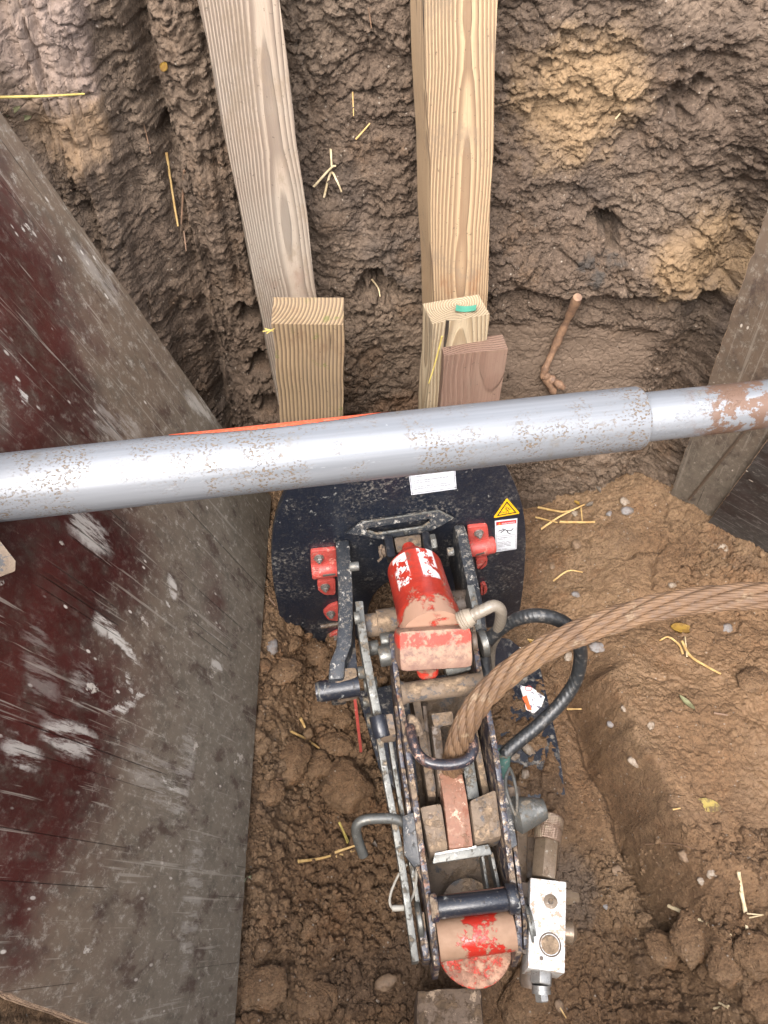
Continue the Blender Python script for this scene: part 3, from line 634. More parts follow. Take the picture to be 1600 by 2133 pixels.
# resistance plate
PO = Q(832, 1130, .80); PN = Vector((.17, -1, .0)).normalized(); PR = Vector((0, 0, 1)).cross(PN)
if PR.x < 0: PR = -PR
PU = Vector((0, 0, 1))
def PL(px, py, off=0.): return onplane(px, py, PO+PN*off, PN)
outl = [(592, 1330), (578, 1262), (568, 1205), (565, 1150), (571, 1090), (586, 1045), (618, 985), (655, 935), (700, 905), (770, 890), (850, 880), (930, 882), (995, 905), (1040, 945), (1062, 985), (1080, 1025), (1091, 1065), (1096, 1110), (1094, 1180), (1088, 1240), (1078, 1300), (1060, 1360),
        (1000, 1400), (932, 1400), (932, 1300), (926, 1262), (905, 1228), (880, 1210), (850, 1202), (820, 1206), (792, 1222), (772, 1248), (764, 1285), (764, 1400), (700, 1400), (640, 1380)]
oo = [PL(*q) for q in outl]; o2 = []
for i, p in enumerate(oo):
    q0, q1 = oo[i-1], oo[(i+1) % len(oo)]; o2 += [p.lerp(q0, .25)*1.0, p.lerp(q1, .25)*1.0]
plate = MB().prism(o2, -PN*.013).build('resistance_plate', M_plate, puller, bevel=.0012)
PM = Matrix((PR, PU, PN)).transposed().to_4x4()
def pframe(px, py, off): m = PM.copy(); m.translation = PL(px, py, off); return m
def quad_on(name, corners, m, off, th, parent):
    return MB().prism([PL(*c, off) for c in corners], PN*th).build(name, m, parent)
FONT_CACHE = {}
def text_on(name, body, px0, py0, px1, py1, m, off, parent, hgt=None, space=1.0):
    """lettering whose first baseline runs from (px0,py0) to (px1,py1)"""
    a = PL(px0, py0, off); b = PL(px1, py1, off); ex = (b-a).normalized(); ey = PN.cross(ex)
    cu = bpy.data.curves.new(name, 'FONT'); cu.body = body; cu.size = 1; cu.extrude = .01; cu.offset = .018; cu.space_line = space; cu.resolution_u = 2
    t = bpy.data.objects.new('t', cu); COL.objects.link(t); bpy.context.view_layer.update()
    me = bpy.data.meshes.new_from_object(t.evaluated_get(bpy.context.evaluated_depsgraph_get())); wdt = max(v.co.x for v in me.vertices)
    bpy.data.objects.remove(t); s_ = (b-a).length/wdt; sy = (hgt or s_)
    M = Matrix((ex*s_, ey*sy, PN*s_)).transposed().to_4x4(); M.translation = a
    me.materials.clear(); me.materials.append(m); me.transform(M); 
    base = WM[parent.name]; me.transform(base.inverted()); me.name = name
    o = bpy.data.objects.new(name, me); link(o, parent, base); return o
# instruction label
lab = quad_on('instruction_label', [(846, 945), (945, 931), (951, 1018), (857, 1031)], M_white, .0006, .0004, puller)
def lines(px, py, dx, dy, rows, parent, slope, h, off=.0012):
    for k, (txt, wpx) in enumerate(rows):
        x0 = px+dx*k; y0 = py+dy*k
        if txt: text_on('lettering', txt, x0, y0, x0+wpx, y0-wpx*slope, M_ink, off, parent, h)
lines(860.5, 977.5, .28, 4.25, [('WARNING  Moving wire rope hazard.', 78), ('', 0), ('A wire rope can break or suddenly whip', 74), ('with great force. Serious injury or death will', 74), ('result if struck.', 24), ('', 0),
      ('Inspect wire rope and connections for damage', 72), ('or wear before each pull.', 34), ('', 0), ('Properly connect wire rope to attachment guard', 71), ('that fits securely to withstand maximum line pull.', 76)], lab, .135, .0026)
for (a_, b_) in [((857, 1031), (951, 1018)), ((846, 945), (857, 1031)), ((945, 931), (951, 1018))]:
    dxp = 2.4 if a_[0] == 846 else (-2.4 if a_[0] == 945 else 0); dyp = -2.6 if dxp == 0 else 0
    A_ = PL(a_[0]+dxp, a_[1]+dyp, .0012); B_ = PL(b_[0]+dxp, b_[1]+dyp, .0012)
    MB().tube([A_, B_], .00028, 6).build('border_line', M_ink, lab)
# warning triangle
def rounded(c, r, n=5):
    out = []
    for i, p in enumerate(c):
        a, b = c[i-1], c[(i+1) % len(c)]; p = Vector(p); a = (Vector(a)-p).normalized(); b = (Vector(b)-p).normalized()
        p0, p1 = p+a*r, p+b*r
        for k in range(n+1):
            t = k/n; out.append(p0*(1-t)**2+p*2*t*(1-t)+p1*t*t)
    return out
tri = [PL(1056, 1037, .0006), PL(1083.5, 1069, .0006), PL(1027, 1079, .0006)]; tc = sum(tri, Vector())/3
tr = MB().prism(rounded(tri, .005), PN*.0005).build('warning_triangle', M_yel, puller)
t2 = [tc+(p-tc)*.74+PN*.0006 for p in tri]; t3 = [tc+(p-tc)*.60+PN*.0006 for p in tri]
mb = MB()
for i in range(3):
    j = (i+1) % 3; mb.prism([t2[i], t2[j], t3[j], t3[i]], PN*.0003)
mb.build('triangle_border', M_ink, tr)
def stick(parent, segs, w, off=.0012, name='pictogram'):
    mb = MB()
    for seg in segs:
        pts = [PL(x, y, off) for x, y in seg]; mb.tube(pts, w, 6)
    mb.build(name, M_ink, parent)
stick(tr, [[(1053.5, 1054.5), (1054.5, 1056)], [(1054, 1057), (1055.5, 1062), (1057, 1064), (1055, 1067), (1053.6, 1069)], [(1056, 1062), (1060, 1065), (1059, 1068)], [(1054.5, 1058), (1058, 1057), (1060, 1061)], [(1054.5, 1058), (1052.5, 1061)],
      [(1042, 1068), (1046, 1066), (1050, 1067.5), (1053, 1066)], [(1058, 1059), (1062, 1061.5), (1064, 1060)]], .00055)
# danger label
dl = quad_on('danger_label', [(1031, 1085), (1077.5, 1079.5), (1076, 1143), (1032, 1150)], M_white, .0006, .0004, puller)
quad_on('danger_band', [(1034, 1087.5), (1075.5, 1082.5), (1075.2, 1089.5), (1034.1, 1094.5)], M_dred, .0011, .0002, dl)
text_on('lettering', 'DANGER', 1045, 1091.8, 1073, 1088.4, M_white, .0015, dl, .0044)
MB().prism([PL(1038, 1092.6, .0014), PL(1043, 1092, .0014), PL(1040.4, 1088.6, .0014)], PN*.0002).build('danger_mark', M_yel, dl)
stick(dl, [[(1038, 1106.5), (1047, 1103.5)], [(1047, 1101), (1048.6, 1101.2)], [(1047, 1103.5), (1052, 1103), (1058, 1105.5)], [(1051, 1104), (1044, 1109), (1043, 1110)], [(1058, 1105.5), (1065, 1105), (1069, 1100.5)], [(1056, 1105), (1058, 1110), (1063, 1111.5)]], .00085)
stick(dl, [[(1035.5, 1117.8), (1073, 1113.2)]], .0002, name='rule_line')
for e_ in ([(1033.6, 1087), (1034.2, 1148)], [(1075.3, 1082), (1074, 1142)], [(1034.2, 1148), (1074, 1142)]): stick(dl, [e_], .0002, name='border_line')
for k, (t_, w_) in enumerate([('Entanglement', 31), ('Hazard.', 16), ('', 0), ('Rotating cable', 27), ('movement can', 28), ('cause serious', 27), ('injury or death.', 29), ('', 0), ('Stay Clear.', 20)]):
    if t_: text_on('lettering', t_, 1036.5, 1122+k*2.95, 1036.5+w_, 1122+k*2.95-w_*.125, M_ink, .0012, dl, .0023)
# lifting handle with its slot, bent out of the plate
hm = MB(); up_ = [(722, 1111), (753, 1088), (914, 1064), (945, 1080)]
hb = [PL(*q, .002) for q in up_]; HN = (PN*.80+PU*.35).normalized()
def HP(px, py, o): return onplane(px, py, PL(753, 1096, .012)+HN*o, HN)
ring_o = [HP(*q, 0) for q in [(722, 1112), (753, 1088), (914, 1063), (946, 1080), (905, 1103), (884, 1110), (790, 1124), (765, 1118)]]
ring_i = [HP(*q, 0) for q in [(762, 1104), (768, 1100), (892, 1081), (899, 1083), (893, 1090), (880, 1098), (785, 1112), (771, 1109)]]
bmh = hm.bm; A_ = [bmh.verts.new(p) for p in ring_o]; B_ = [bmh.verts.new(p) for p in ring_i]; A2 = [bmh.verts.new(p-HN*.007) for p in ring_o]; B2_ = [bmh.verts.new(p-HN*.007) for p in ring_i]
for i in range(8):
    j = (i+1) % 8
    for f in ((A_[i], A_[j], B_[j], B_[i]), (A2[j], A2[i], B2_[i], B2_[j]), (A_[j], A_[i], A2[i], A2[j]), (B_[i], B_[j], B2_[j], B2_[i])): bmh.faces.new(f)
hm.build('lifting_handle', M_arm, puller, bevel=.001)
edge = MB(); edge.tube([HP(*q, .0005) for q in [(755, 1088), (835, 1076), (914, 1064), (944, 1079)]], .0016, 8); edge.tube([HP(*q, .0005) for q in [(766, 1106), (785, 1112), (880, 1098), (895, 1088)]], .0026, 8); edge.build('rubbed_edge', M_steel, puller)
# hinge brackets
def bolt(px, py, off, parent, r=.0065, m=None):
    c = PL(px, py, off); mb = MB(); mb.lathe(c, c+PN*.003, [(0, r*1.35), (1, r*1.35)], 20)
    mb.lathe(c+PN*.003, c+PN*.009, [(0, r), (.8, r), (1, r*.8)], 6); mb.lathe(c+PN*.009, c+PN*.013, [(0, r*.5), (.8, r*.5), (1, r*.35)], 12); return mb.build('bolt', m or M_bolt, parent)
def bracket(corners, barrel, bolts, rb, slot=None):
    b = MB().prism(rounded([PL(*c, .0) for c in corners], .006, 4), PN*.008).build('hinge_bracket', M_pink, puller, bevel=.0015)
    if barrel:
        MB().cyl(PL(*barrel[0], .012), PL(*barrel[1], .012), rb, 24, .12).build('hinge_barrel', M_pink, b)
    if slot: MB().tube([PL(*slot[0], .012+rb*.65), PL(*slot[1], .012+rb*.65)], .006, 14).build('hinge_pin', M_steel, b)
    for q in bolts: bolt(*q, .008, b)
    return b
bracket([(646, 1142), (700, 1137), (700, 1186), (648, 1188)], [(649, 1189), (706, 1182)], [(664, 1161)], .0165, [(672, 1195), (698, 1192)])
bracket([(660, 1206), (698, 1200), (698, 1232), (676, 1233), (661, 1222)], None, [(677, 1221)], 0)
bracket([(672, 1270), (684, 1258), (704, 1250), (704, 1288), (682, 1284)], None, [(689, 1277)], 0)
bracket([(684, 1320), (696, 1312), (708, 1308), (708, 1337), (690, 1336)], None, [(698, 1328)], 0)
bracket([(972, 1092), (1014, 1088), (1017, 1118), (1018, 1150), (975, 1155)], [(978, 1143), (1030, 1134)], [(997, 1109)], .0165, [(990, 1151), (1008, 1147)])
bracket([(990, 1158), (1014, 1154), (1012, 1170), (1000, 1180), (992, 1178)], None, [], 0)
bracket([(1000, 1212), (1010, 1210), (1014, 1220), (1010, 1230), (1000, 1234)], None, [], 0)
sl = MB(); sl.tube([PL(668, 1305, .001), PL(705, 1299, .001)], .0055, 12); sl.build('slot_insert', M_dmud, puller)
sl = MB(); sl.tube([PL(670, 1307, .003), PL(704, 1301, .003)], .0030, 10); sl.build('slot_rod', M_steel, puller)
for a_, b_, r_ in [((728, 1181), (748, 1179), .0075), ((932, 1150), (945, 1148), .007)]:
    MB().cyl(F(*a_, .02), F(*b_, .02), r_, 18).build('arm_pin', M_steel, puller)
# black arms running from the plate towards the camera
def bar(name, px, m, wpx, depth, dh=0., parent=puller, bev=.002, zs=None, dirw=None):
    pts = [P(x, y, zs[i]) if zs else F(x, y, dh) for i, (x, y) in enumerate(px)]; w = mw(wpx, pts[len(pts)//2])
    return MB().strip(pts, (0, -.0, -depth), (dirw or BX)*w).build(name, m, parent, bevel=bev)
bar('side_arm', [(713, 1124), (717, 1180), (720, 1240), (720, 1300), (716, 1345), (703, 1378), (700, 1415)], M_arm, 33, .10, zs=[.425, .43, .43, .43, .43, .425, .42], bev=.006)
bar('side_arm', [(956, 1092), (965, 1120), (974, 1165), (985, 1215), (997, 1270), (1003, 1320)], M_arm, 26, .12, zs=[.44, .44, .445, .45, .455, .46], bev=.006)
# gusset and boss of the left arm
MB().hexa([P(693, 1392, .425), P(743, 1388, .415), P(748, 1428, .405), P(700, 1440, .405)], [P(693, 1392, .425)-Vector((0, 0, .05)), P(743, 1388, .415)-Vector((0, 0, .05)), P(748, 1428, .405)-Vector((0, 0, .05)), P(700, 1440, .405)-Vector((0, 0, .05))]).build('arm_boss', M_mud, puller, bevel=.006)
gp = [P(738, 1322, .40), P(745, 1395, .40), P(708, 1392, .40)]; MB().prism(gp, Vector((0, 0, -.012))).build('gusset', M_black, puller, bevel=.001)
MB().lathe(P(658, 1442, .395), P(748, 1428, .395), [(0, .012), (.0, .0145), (.06, .0145), (.062, .013), (.09, .013), (.092, .0165), (1, .0165)], 28).build('pivot_pin', M_black, puller)
MB().cyl(P(662, 1441.5, .395), P(667, 1440.5, .395), .0152, 28, .05).build('pin_ring', M_steel, puller)
# grey link bars
bar('link_bar', [(748, 1252), (753, 1300), (762, 1360), (774, 1425), (788, 1495)], M_steel, 17, .045, dh=-.012, bev=.0015)
bar('link_bar', [(980, 1218), (990, 1262), (998, 1312)], M_steel, 15, .045, dh=-.005, bev=.0015)
bar('long_rail', [(785, 1500), (803, 1610), (822, 1710), (842, 1830), (856, 1930), (866, 2003)], M_steel, 14, .028, dh=-.02, bev=.001)
bar('long_rail', [(808, 1505), (822, 1600), (846, 1740), (866, 1850), (880, 1940)], M_steel, 9, .03, dh=-.035, bev=.001)
MB().cyl(F(738, 1288, .0), F(750, 1286, .0), .010, 20).build('link_pin', M_steel, puller)
# axle tubes behind the cylinder
MB().lathe(F(762, 1304, -.045), F(835, 1293, -.045), [(0, .019), (.33, .019), (.34, .0235), (1, .0235)], 32).build('axle_tube', M_mud, puller)
MB().cyl(F(935, 1262, -.06), F(985, 1256, -.06), .024, 28).build('axle_tube', M_dmud, puller)
MB().cyl(F(790, 1368, -.02), F(822, 1362, -.02), .0165, 28).build('pivot_bushing', M_zinc, puller)
MB().cyl(F(793, 1335, -.03), F(822, 1331, -.03), .012, 24).build('pivot_bushing', M_zinc, puller)
# clevis at the head of the cylinder
c0 = D(808, 1140, 1.30); 
def ear(x0, y0, x1, y1, w):
    a = D(x0, y0, 1.30); b = D(x1, y1, 1.245); wv = BX*mw(w, a); d = Vector((0, .018, -.045)); 
    return MB().hexa([a-wv/2, a+wv/2, b+wv/2, b-wv/2], [a-wv/2+d, a+wv/2+d, b+wv/2+d, b-wv/2+d]).build('clevis_ear', M_black, puller, bevel=.006)
ear(808, 1114, 816, 1160, 19); ear(886, 1106, 894, 1152, 18)
ca = D(822, 1118, 1.30); MB().hexa([D(820, 1120, 1.30), D(877, 1112, 1.30), D(880, 1146, 1.27), D(826, 1152, 1.27)], [q+Vector((0, .02, -.03)) for q in [D(820, 1120, 1.30), D(877, 1112, 1.30), D(880, 1146, 1.27), D(826, 1152, 1.27)]]).build('clevis_block', M_mud, puller, bevel=.005)
MB().cyl(D(897, 1131, 1.275), D(909, 1129, 1.275), .0145, 6, .1).build('clevis_nut', M_zinc, puller)
MB().cyl(D(789, 1150, 1.285), D(803, 1148, 1.285), .010, 20, .1).build('clevis_pin', M_dmud, puller)
MB().tube([D(795, 1135, 1.275), D(791, 1150, 1.27), D(796, 1160, 1.272), D(787, 1170, 1.272)], .0022, 8, 5).build('split_pin', M_dmud, puller)
MB().cyl(PL(846, 1110, .02), PL(846, 1103, .02), .0045, 14).build('grease_nipple', M_steel, puller)
# the red cylinder
cp0 = D(851, 1140, 1.275); cp1 = D(903, 1325, 1.10); cz = (cp1-cp0).normalized(); vw = (Vector(C0)-(cp0+cp1)/2).normalized(); cy = (vw-cz*vw.dot(cz)).normalized(); cx = cy.cross(cz); CM = Matrix((cx, cy, cz)).transposed().to_4x4(); CM.translation = cp0
CL = (cp1-cp0).length
def cyl_mat():
    g = G('worn_red_enamel'); o = g.xyz()
    a = g.noise(34, 8, .7); b = g.noise(16, 8, .75, g.mp((1, 1, .35), (3, 1, 2)))
    c = g.mix(g.step(g.noise(80, 5), .4, .65, 0, .5), (.33, .027, .014), (.20, .018, .012))
    c = g.mix(g.step(b, .56, .62, 0, .85), c, (.30, .15, .09)); c = g.mix(g.step(g.noise(50, 6, .7, g.mp((1, 1, .5), (7, 7, 7))), .6, .66, 0, .8), c, (.10, .06, .045))
    sx = o[0]; 
    def band(v, a0, a1, e): return g.ma('MULTIPLY', g.step(v, a0-e, a0+e), g.step(v, a1+e, a1-e))
    cxv = g.ma('MULTIPLY', sx, 1.0)
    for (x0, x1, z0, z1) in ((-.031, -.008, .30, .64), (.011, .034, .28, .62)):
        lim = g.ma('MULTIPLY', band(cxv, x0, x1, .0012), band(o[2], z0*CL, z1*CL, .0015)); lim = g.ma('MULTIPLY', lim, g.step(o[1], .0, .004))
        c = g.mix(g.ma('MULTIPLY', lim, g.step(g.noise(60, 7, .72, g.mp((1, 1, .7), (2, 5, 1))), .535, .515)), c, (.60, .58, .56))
    md = g.ma('ADD', g.noise(26, 8, .7, g.mp(loc=(5, 5, 5))), g.step(o[2], CL*.70, CL*.98, 0, .22)); fm = g.step(md, .60, .68)
    c = g.mix(g.ma('MULTIPLY', fm, .9), c, (.26, .165, .11))
    return g.out(c, g.ma('ADD', .36, g.ma('MULTIPLY', fm, .4)), 0, g.bump(g.ma('ADD', g.noise(60, 5), fm), .0012, .7))
R0 = .0445; prof = [(0, .011), (.10, .011), (.105, .019), (.14, .021), (.145, .026)]
for k in range(9):
    t = k/8; prof.append((.145+.14*math.sin(t*math.pi/2), .026+(R0-.026)*(1-math.cos(t*math.pi/2))**.55 if t < 1 else R0))
prof += [(.45, R0), (.78, R0*1.02), (.80, R0*1.06), (.83, R0*1.06), (1, R0*1.08)]
MB().lathe(cp0, cp1, prof, 64).build('cylinder', cyl_mat(), puller, M=CM)
# square head of the cylinder
hc = D(904, 1349, 1.085); hx = BX*.0535; hz = Vector((0, -.80, -.60)).normalized(); hn = BX.cross(hz); hn = hn if hn.dot(vw) > 0 else -hn
def head_mat():
    g = G('worn_red_head'); o = g.xyz(); n1 = g.ma('MULTIPLY', g.ma('SUBTRACT', g.noise(70, 7, .72), .5), .03)
    z = g.ma('ADD', o[2], n1); band = g.ma('MULTIPLY', g.step(z, -.026, -.022), g.step(z, -.003, -.008)); band = g.ma('MULTIPLY', band, g.step(g.noise(45, 7, .7, g.mp(loc=(3, 3, 3))), .40, .47))
    c = g.mix(g.step(g.noise(60, 7, .72), .35, .65), (.25, .155, .10), (.16, .085, .06)); c = g.mix(g.step(g.noise(120, 6, .7), .5, .65, 0, .6), c, (.10, .055, .04)); c = g.mix(band, c, (.46, .028, .014))
    c = g.mix(g.step(z, .012, .026, 0, .7), c, (.13, .065, .045)); return g.out(c, .6, 0, g.bump(g.noise(160, 6, .75), .0016, .9))
HM = Matrix((BX, hz.cross(BX), hz)).transposed().to_4x4(); HM.translation = hc-hn*.012
MB().box(hc-hn*.012, hx, hz*.030, hn*.032).build('cylinder_head', head_mat(), puller, bevel=.012, M=HM)
MB().hexa([D(846, 1304, 1.10), D(958, 1290, 1.10), D(976, 1325, 1.075), D(830, 1334, 1.075)], [q-hn*.05 for q in [D(846, 1304, 1.10), D(958, 1290, 1.10), D(976, 1325, 1.075), D(830, 1334, 1.075)]]).build('head_collar', M_redmud, puller, bevel=.008)
MB().cyl(D(982, 1336, 1.12), D(993, 1335, 1.12), .014, 24).build('head_trunnion', M_dmud, puller)
MB().lathe(F(890, 1388, .0), F(893, 1412, -.015), [(0, .018), (.6, .016), (.62, .011), (1, .011)], 20).build('drain_plug', M_redmud, puller)
MB().cyl(F(925, 1392, -.02), F(975, 1378, -.02), .0165, 6).build('hose_union', M_zinc, puller)
# side rails of the frame
LR = [(815, 1320), (821, 1365), (828, 1420), (839, 1490), (850, 1560), (860, 1632), (870, 1705), (882, 1795), (893, 1870), (903, 1945), (911, 2012)]
RR = [(983, 1297), (991, 1345), (1000, 1402), (1012, 1455), (1022, 1505), (1034, 1575), (1044, 1640), (1050, 1690), (1060, 1765), (1071, 1855), (1080, 1920), (1082, 1985)]
def rail(px, taper):
    pts = spline([F(*q) for q in px], 3); n = len(pts); tp = [np.interp(i/(n-1), [0, .12, .4, .8, 1], taper) for i in range(n)]
    return MB().strip(pts, (0, -.02, -.14), BX*.0085, tp).build('side_rail', M_rail, puller, bevel=.0014)
rail(LR, [.35, .55, 1, 1, .45]); rail(RR, [.35, .6, 1, 1, .45])
# outer stiffeners riveted to the rails
def stiff(px, w, dep, dh): pts = spline([F(*q, dh) for q in px], 3); return MB().strip(pts, (0, 0, -dep), BX*w).build('rail_stiffener', M_rail, puller, bevel=.001)
stiff([(826, 1470), (834, 1560), (846, 1640), (858, 1730), (868, 1795), (884, 1840)], .006, .06, -.018)
stiff([(1053, 1640), (1062, 1690), (1074, 1770), (1084, 1850), (1092, 1900), (1096, 1975)], .006, .06, -.02)
stiff([(876, 1900), (882, 1950), (890, 2000)], .010, .05, -.02)
MB().cyl(F(868, 1918, -.035), F(880, 1916, -.035), .024, 32).build('axle_washer', M_zinc, puller); MB().lathe(F(1096, 1925, -.035), F(1108, 1923, -.035), [(0, .030), (.4, .030), (.5, .024), (1, .024)], 32).build('axle_washer', M_steel, puller)
# left black link boss
MB().hexa([F(782, 1492, .0), F(818, 1484, .0), F(826, 1530, .0), F(794, 1534, .0)], [F(782, 1492, .0)+Vector((0, 0, -.03)), F(818, 1484, .0)+Vector((0, 0, -.03)), F(826, 1530, .0)+Vector((0, 0, -.03)), F(794, 1534, .0)+Vector((0, 0, -.03))]).build('link_boss', M_mud, puller, bevel=.004)
MB().cyl(F(786, 1490, -.004), F(797, 1536, -.006), .013, 20).build('link_collar', M_black, puller)
# webs welded between stiffener and rail
MB().prism([F(838, 1700, -.012), F(868, 1690, -.006), F(884, 1800, -.006), F(862, 1806, -.012), F(842, 1780, -.012)], (0, 0, -.006)).build('rail_web', M_arm, puller, bevel=.001)
MB().prism([F(1044, 1620, -.012), F(1056, 1630, -.012), F(1078, 1760, -.012), F(1060, 1770, -.010)], (0, 0, -.006)).build('rail_web', M_arm, puller, bevel=.001)
# cross tubes
MB().lathe(F(836, 1444, .002), F(1006, 1422, .002), [(0, .0195), (.06, .0155), (.94, .0155), (1, .0195)], 32).build('cross_tube', M_mud, puller)
MB().cyl(F(898, 1893, .010), F(1070, 1872, .010), .0142, 32, .02).build('cross_tube', M_black, puller)
MB().cyl(F(897, 1892, .008), F(912, 1890, .008), .0185, 24).build('tube_collar', M_rail, puller); MB().cyl(F(1056, 1873, .008), F(1078, 1870, .008), .020, 24).build('tube_collar', M_black, puller)
MB().hexa([F(912, 1866, -.004), F(1058, 1845, -.004), F(1062, 1866, -.002), F(912, 1886, -.002)], [F(912, 1866, -.02), F(1058, 1845, -.02), F(1062, 1866, -.02), F(912, 1886, -.02)]).build('rusty_crossbar', M_rust, puller, bevel=.004)
# inner steel guides and tray
bar('guide_strip', [(864, 1440), (880, 1530), (900, 1660)], M_mud, 16, .05, dh=-.055, bev=.001)
bar('guide_strip', [(884, 1470), (893, 1560), (905, 1650)], M_dmud, 8, .05, dh=-.06, bev=.001)
bar('guide_strip', [(975, 1450), (995, 1560), (1018, 1680)], M_mud, 14, .06, dh=-.06, bev=.001)
bar('guide_strip', [(1005, 1780), (1016, 1850)], M_steel, 6, .03, dh=-.05, bev=.001)
bar('guide_strip', [(1024, 1775), (1040, 1850)], M_steel, 7, .03, dh=-.04, bev=.001)
MB().prism([F(850, 1430, -.12), F(1010, 1415, -.12), F(1075, 1960, -.12), F(905, 1985, -.12)], (0, 0, -.008)).build('bottom_tray', M_mud, puller, bevel=.001)
# jaws that grip the rope
MB().hexa([F(897, 1486, -.02), F(943, 1480, -.02), F(948, 1510, -.02), F(904, 1516, -.02)], [F(897, 1486, -.08), F(943, 1480, -.08), F(948, 1510, -.08), F(904, 1516, -.08)]).build('jaw_block', M_mud, puller, bevel=.004)
def strap(px, w, dep, m, name, zs): 
    pts = [F(x, y, z) for (x, y), z in zip(px, zs)]; return MB().strip(spline(pts, 4), (0, 0, -dep), BX*w).build(name, m, puller, bevel=.002)
strap([(908, 1512), (914, 1560), (924, 1640)], .014, .045, M_dmud, 'jaw_cheek', [-.03, -.035, -.03])
strap([(936, 1600), (948, 1660), (961, 1765)], .0345, .05, M_rust, 'jaw_wedge', [-.035, -.02, -.012])
strap([(975, 1585), (987, 1664)], .018, .04, M_steel, 'wedge_bar', [-.05, -.045])
def jb(q, hole):
    a = [F(x, y, -.014) for x, y in q]; o_ = MB().hexa(a, [p+Vector((0, 0, -.05)) for p in a]).build('jaw_housing', M_mud, puller, bevel=.006)
    h = F(*hole, -.0145); MB().lathe(h+Vector((0, 0, .0006)), h+Vector((0, 0, .0013)), [(0, .0042), (1, .0032)], 16).build('hole_rim', M_dmud, o_)
jb([(873, 1680), (920, 1671), (935, 1770), (895, 1778)], (897, 1700)); jb([(978, 1666), (1034, 1642), (1047, 1742), (989, 1758)], (1002, 1685))
MB().hexa([F(905, 1778, -.022), F(1018, 1758, -.022), F(1026, 1780, -.022), F(900, 1800, -.022)], [F(905, 1778, -.045), F(1018, 1758, -.045), F(1026, 1780, -.045), F(900, 1800, -.045)]).build('jaw_stop_bar', M_zinc, puller, bevel=.0025)
MB().hexa([F(906, 1776.5, -.019), F(992, 1761.5, -.019), F(992, 1766, -.019), F(906, 1781.5, -.019)], [F(906, 1776.5, -.024), F(992, 1761.5, -.024), F(992, 1766, -.024), F(906, 1781.5, -.024)]).build('bright_shim', M_alu, puller)
# bent black rod that keeps the rope in the jaws
MB().tube([F(846, 1500, -.03), F(853, 1508, .0), F(858, 1535, .02), F(870, 1568, .03), F(893, 1588, .034), (F(934, 1593, .034)), F(970, 1585, .034), F(985, 1565, .03), F(984, 1540, .02), F(974, 1525, .005), F(965, 1520, -.02)], .0078, 18, 8).build('rope_guard', metalpaint('rubbed_black_rod', (.018, .018, .024), mud=(.30, .16, .11), mudamt=.35, chip=(.34, .22, .17), chipamt=.7, rustamt=.5, rough=.3), puller)
MB().tube([F(850, 1500, .006), F(862, 1504, .004), F(872, 1530, -.002)], .009, 12, 5).build('guard_lug', M_mud, puller)
# red end roller and the round sheave below it
def roller_mat():
    g = G('roller_red'); a = g.noise(15, 7, .65); c = g.mix(g.step(g.noise(90, 5), .4, .7, 0, .4), (.33, .020, .012), (.25, .035, .026))
    rr_ = g.xyz(); f = g.step(g.ma('ADD', g.ma('ADD', a, g.step(g.ma('ABSOLUTE', g.ma('SUBTRACT', rr_[2], .058)), .016, .045, 0, .22)), g.step(rr_[1], .000, -.018, 0, .10) if False else g.ma('MULTIPLY', g.noise(60, 6, .7), .1)), .56, .60)
    c = g.mix(g.ma('MULTIPLY', f, .93), c, g.mix(g.noise(80, 5), (.17, .11, .065), (.30, .20, .13)))
    return g.out(c, g.ma('ADD', .3, g.ma('MULTIPLY', f, .45)), 0, g.bump(g.ma('ADD', f, g.noise(150, 4)), .0008, .7))
ra = F(912, 1958, -.012); rb_ = F(1070, 1936, -.012); rz = (rb_-ra).normalized(); rx = Vector((0, 0, 1)); rx = (rx-rz*rx.dot(rz)).normalized(); RM = Matrix((rx, rz.cross(rx), rz)).transposed().to_4x4(); RM.translation = ra
MB().cyl(ra, rb_, .0265, 48, .03).build('end_roller', roller_mat(), puller, M=RM)
dn_ = (Vector((-.05, -.12, 1))).normalized()
def disc(cx_, cy_, dh, r, th, m, name, prof=None, parent=puller):
    c = F(cx_, cy_, dh); return MB().lathe(c-dn_*th, c, prof or [(0, r*.98), (.1, r), (.85, r), (1, r*.975)], 56).build(name, m, parent)
sh = disc(988, 1968, -.055, .0535, .010, M_redmud, 'sheave'); disc(988, 1966, -.049, .036, .006, M_redmud, 'sheave_hub', parent=sh); disc(998, 2007, -.0475, .0038, .006, M_bolt, 'sheave_screw', parent=sh)
disc(975, 1890, -.085, .040, .012, M_mud, 'sheave'); 
# bent steel pin on the left and its lanyard
MB().tube([F(850, 1722, -.03), F(838, 1712, -.025), F(815, 1705, -.02), F(772, 1706, -.015), F(750, 1712, -.016), F(742, 1726, -.022), F(746, 1750, -.035), F(757, 1782, -.05)], .0073, 18, 7).build('bent_pin', M_zinc, puller)
ly = MB(); ly.tube([F(848, 1800, -.03), F(832, 1820, -.035), F(816, 1855, -.04), F(812, 1880, -.04), F(820, 1893, -.04), F(838, 1893, -.04), F(856, 1875, -.038), F(866, 1845, -.035), F(868, 1808, -.03)], .0019, 8, 8); ly.build('pin_lanyard', plain('grey_cord', (.24, .22, .185), .7), puller)
MB().tube([F(817, 1892, -.036), F(842, 1891, -.036)], .0042, 12).build('lanyard_crimp', plain('grey_ferrule', (.27, .25, .21), .6), puller)
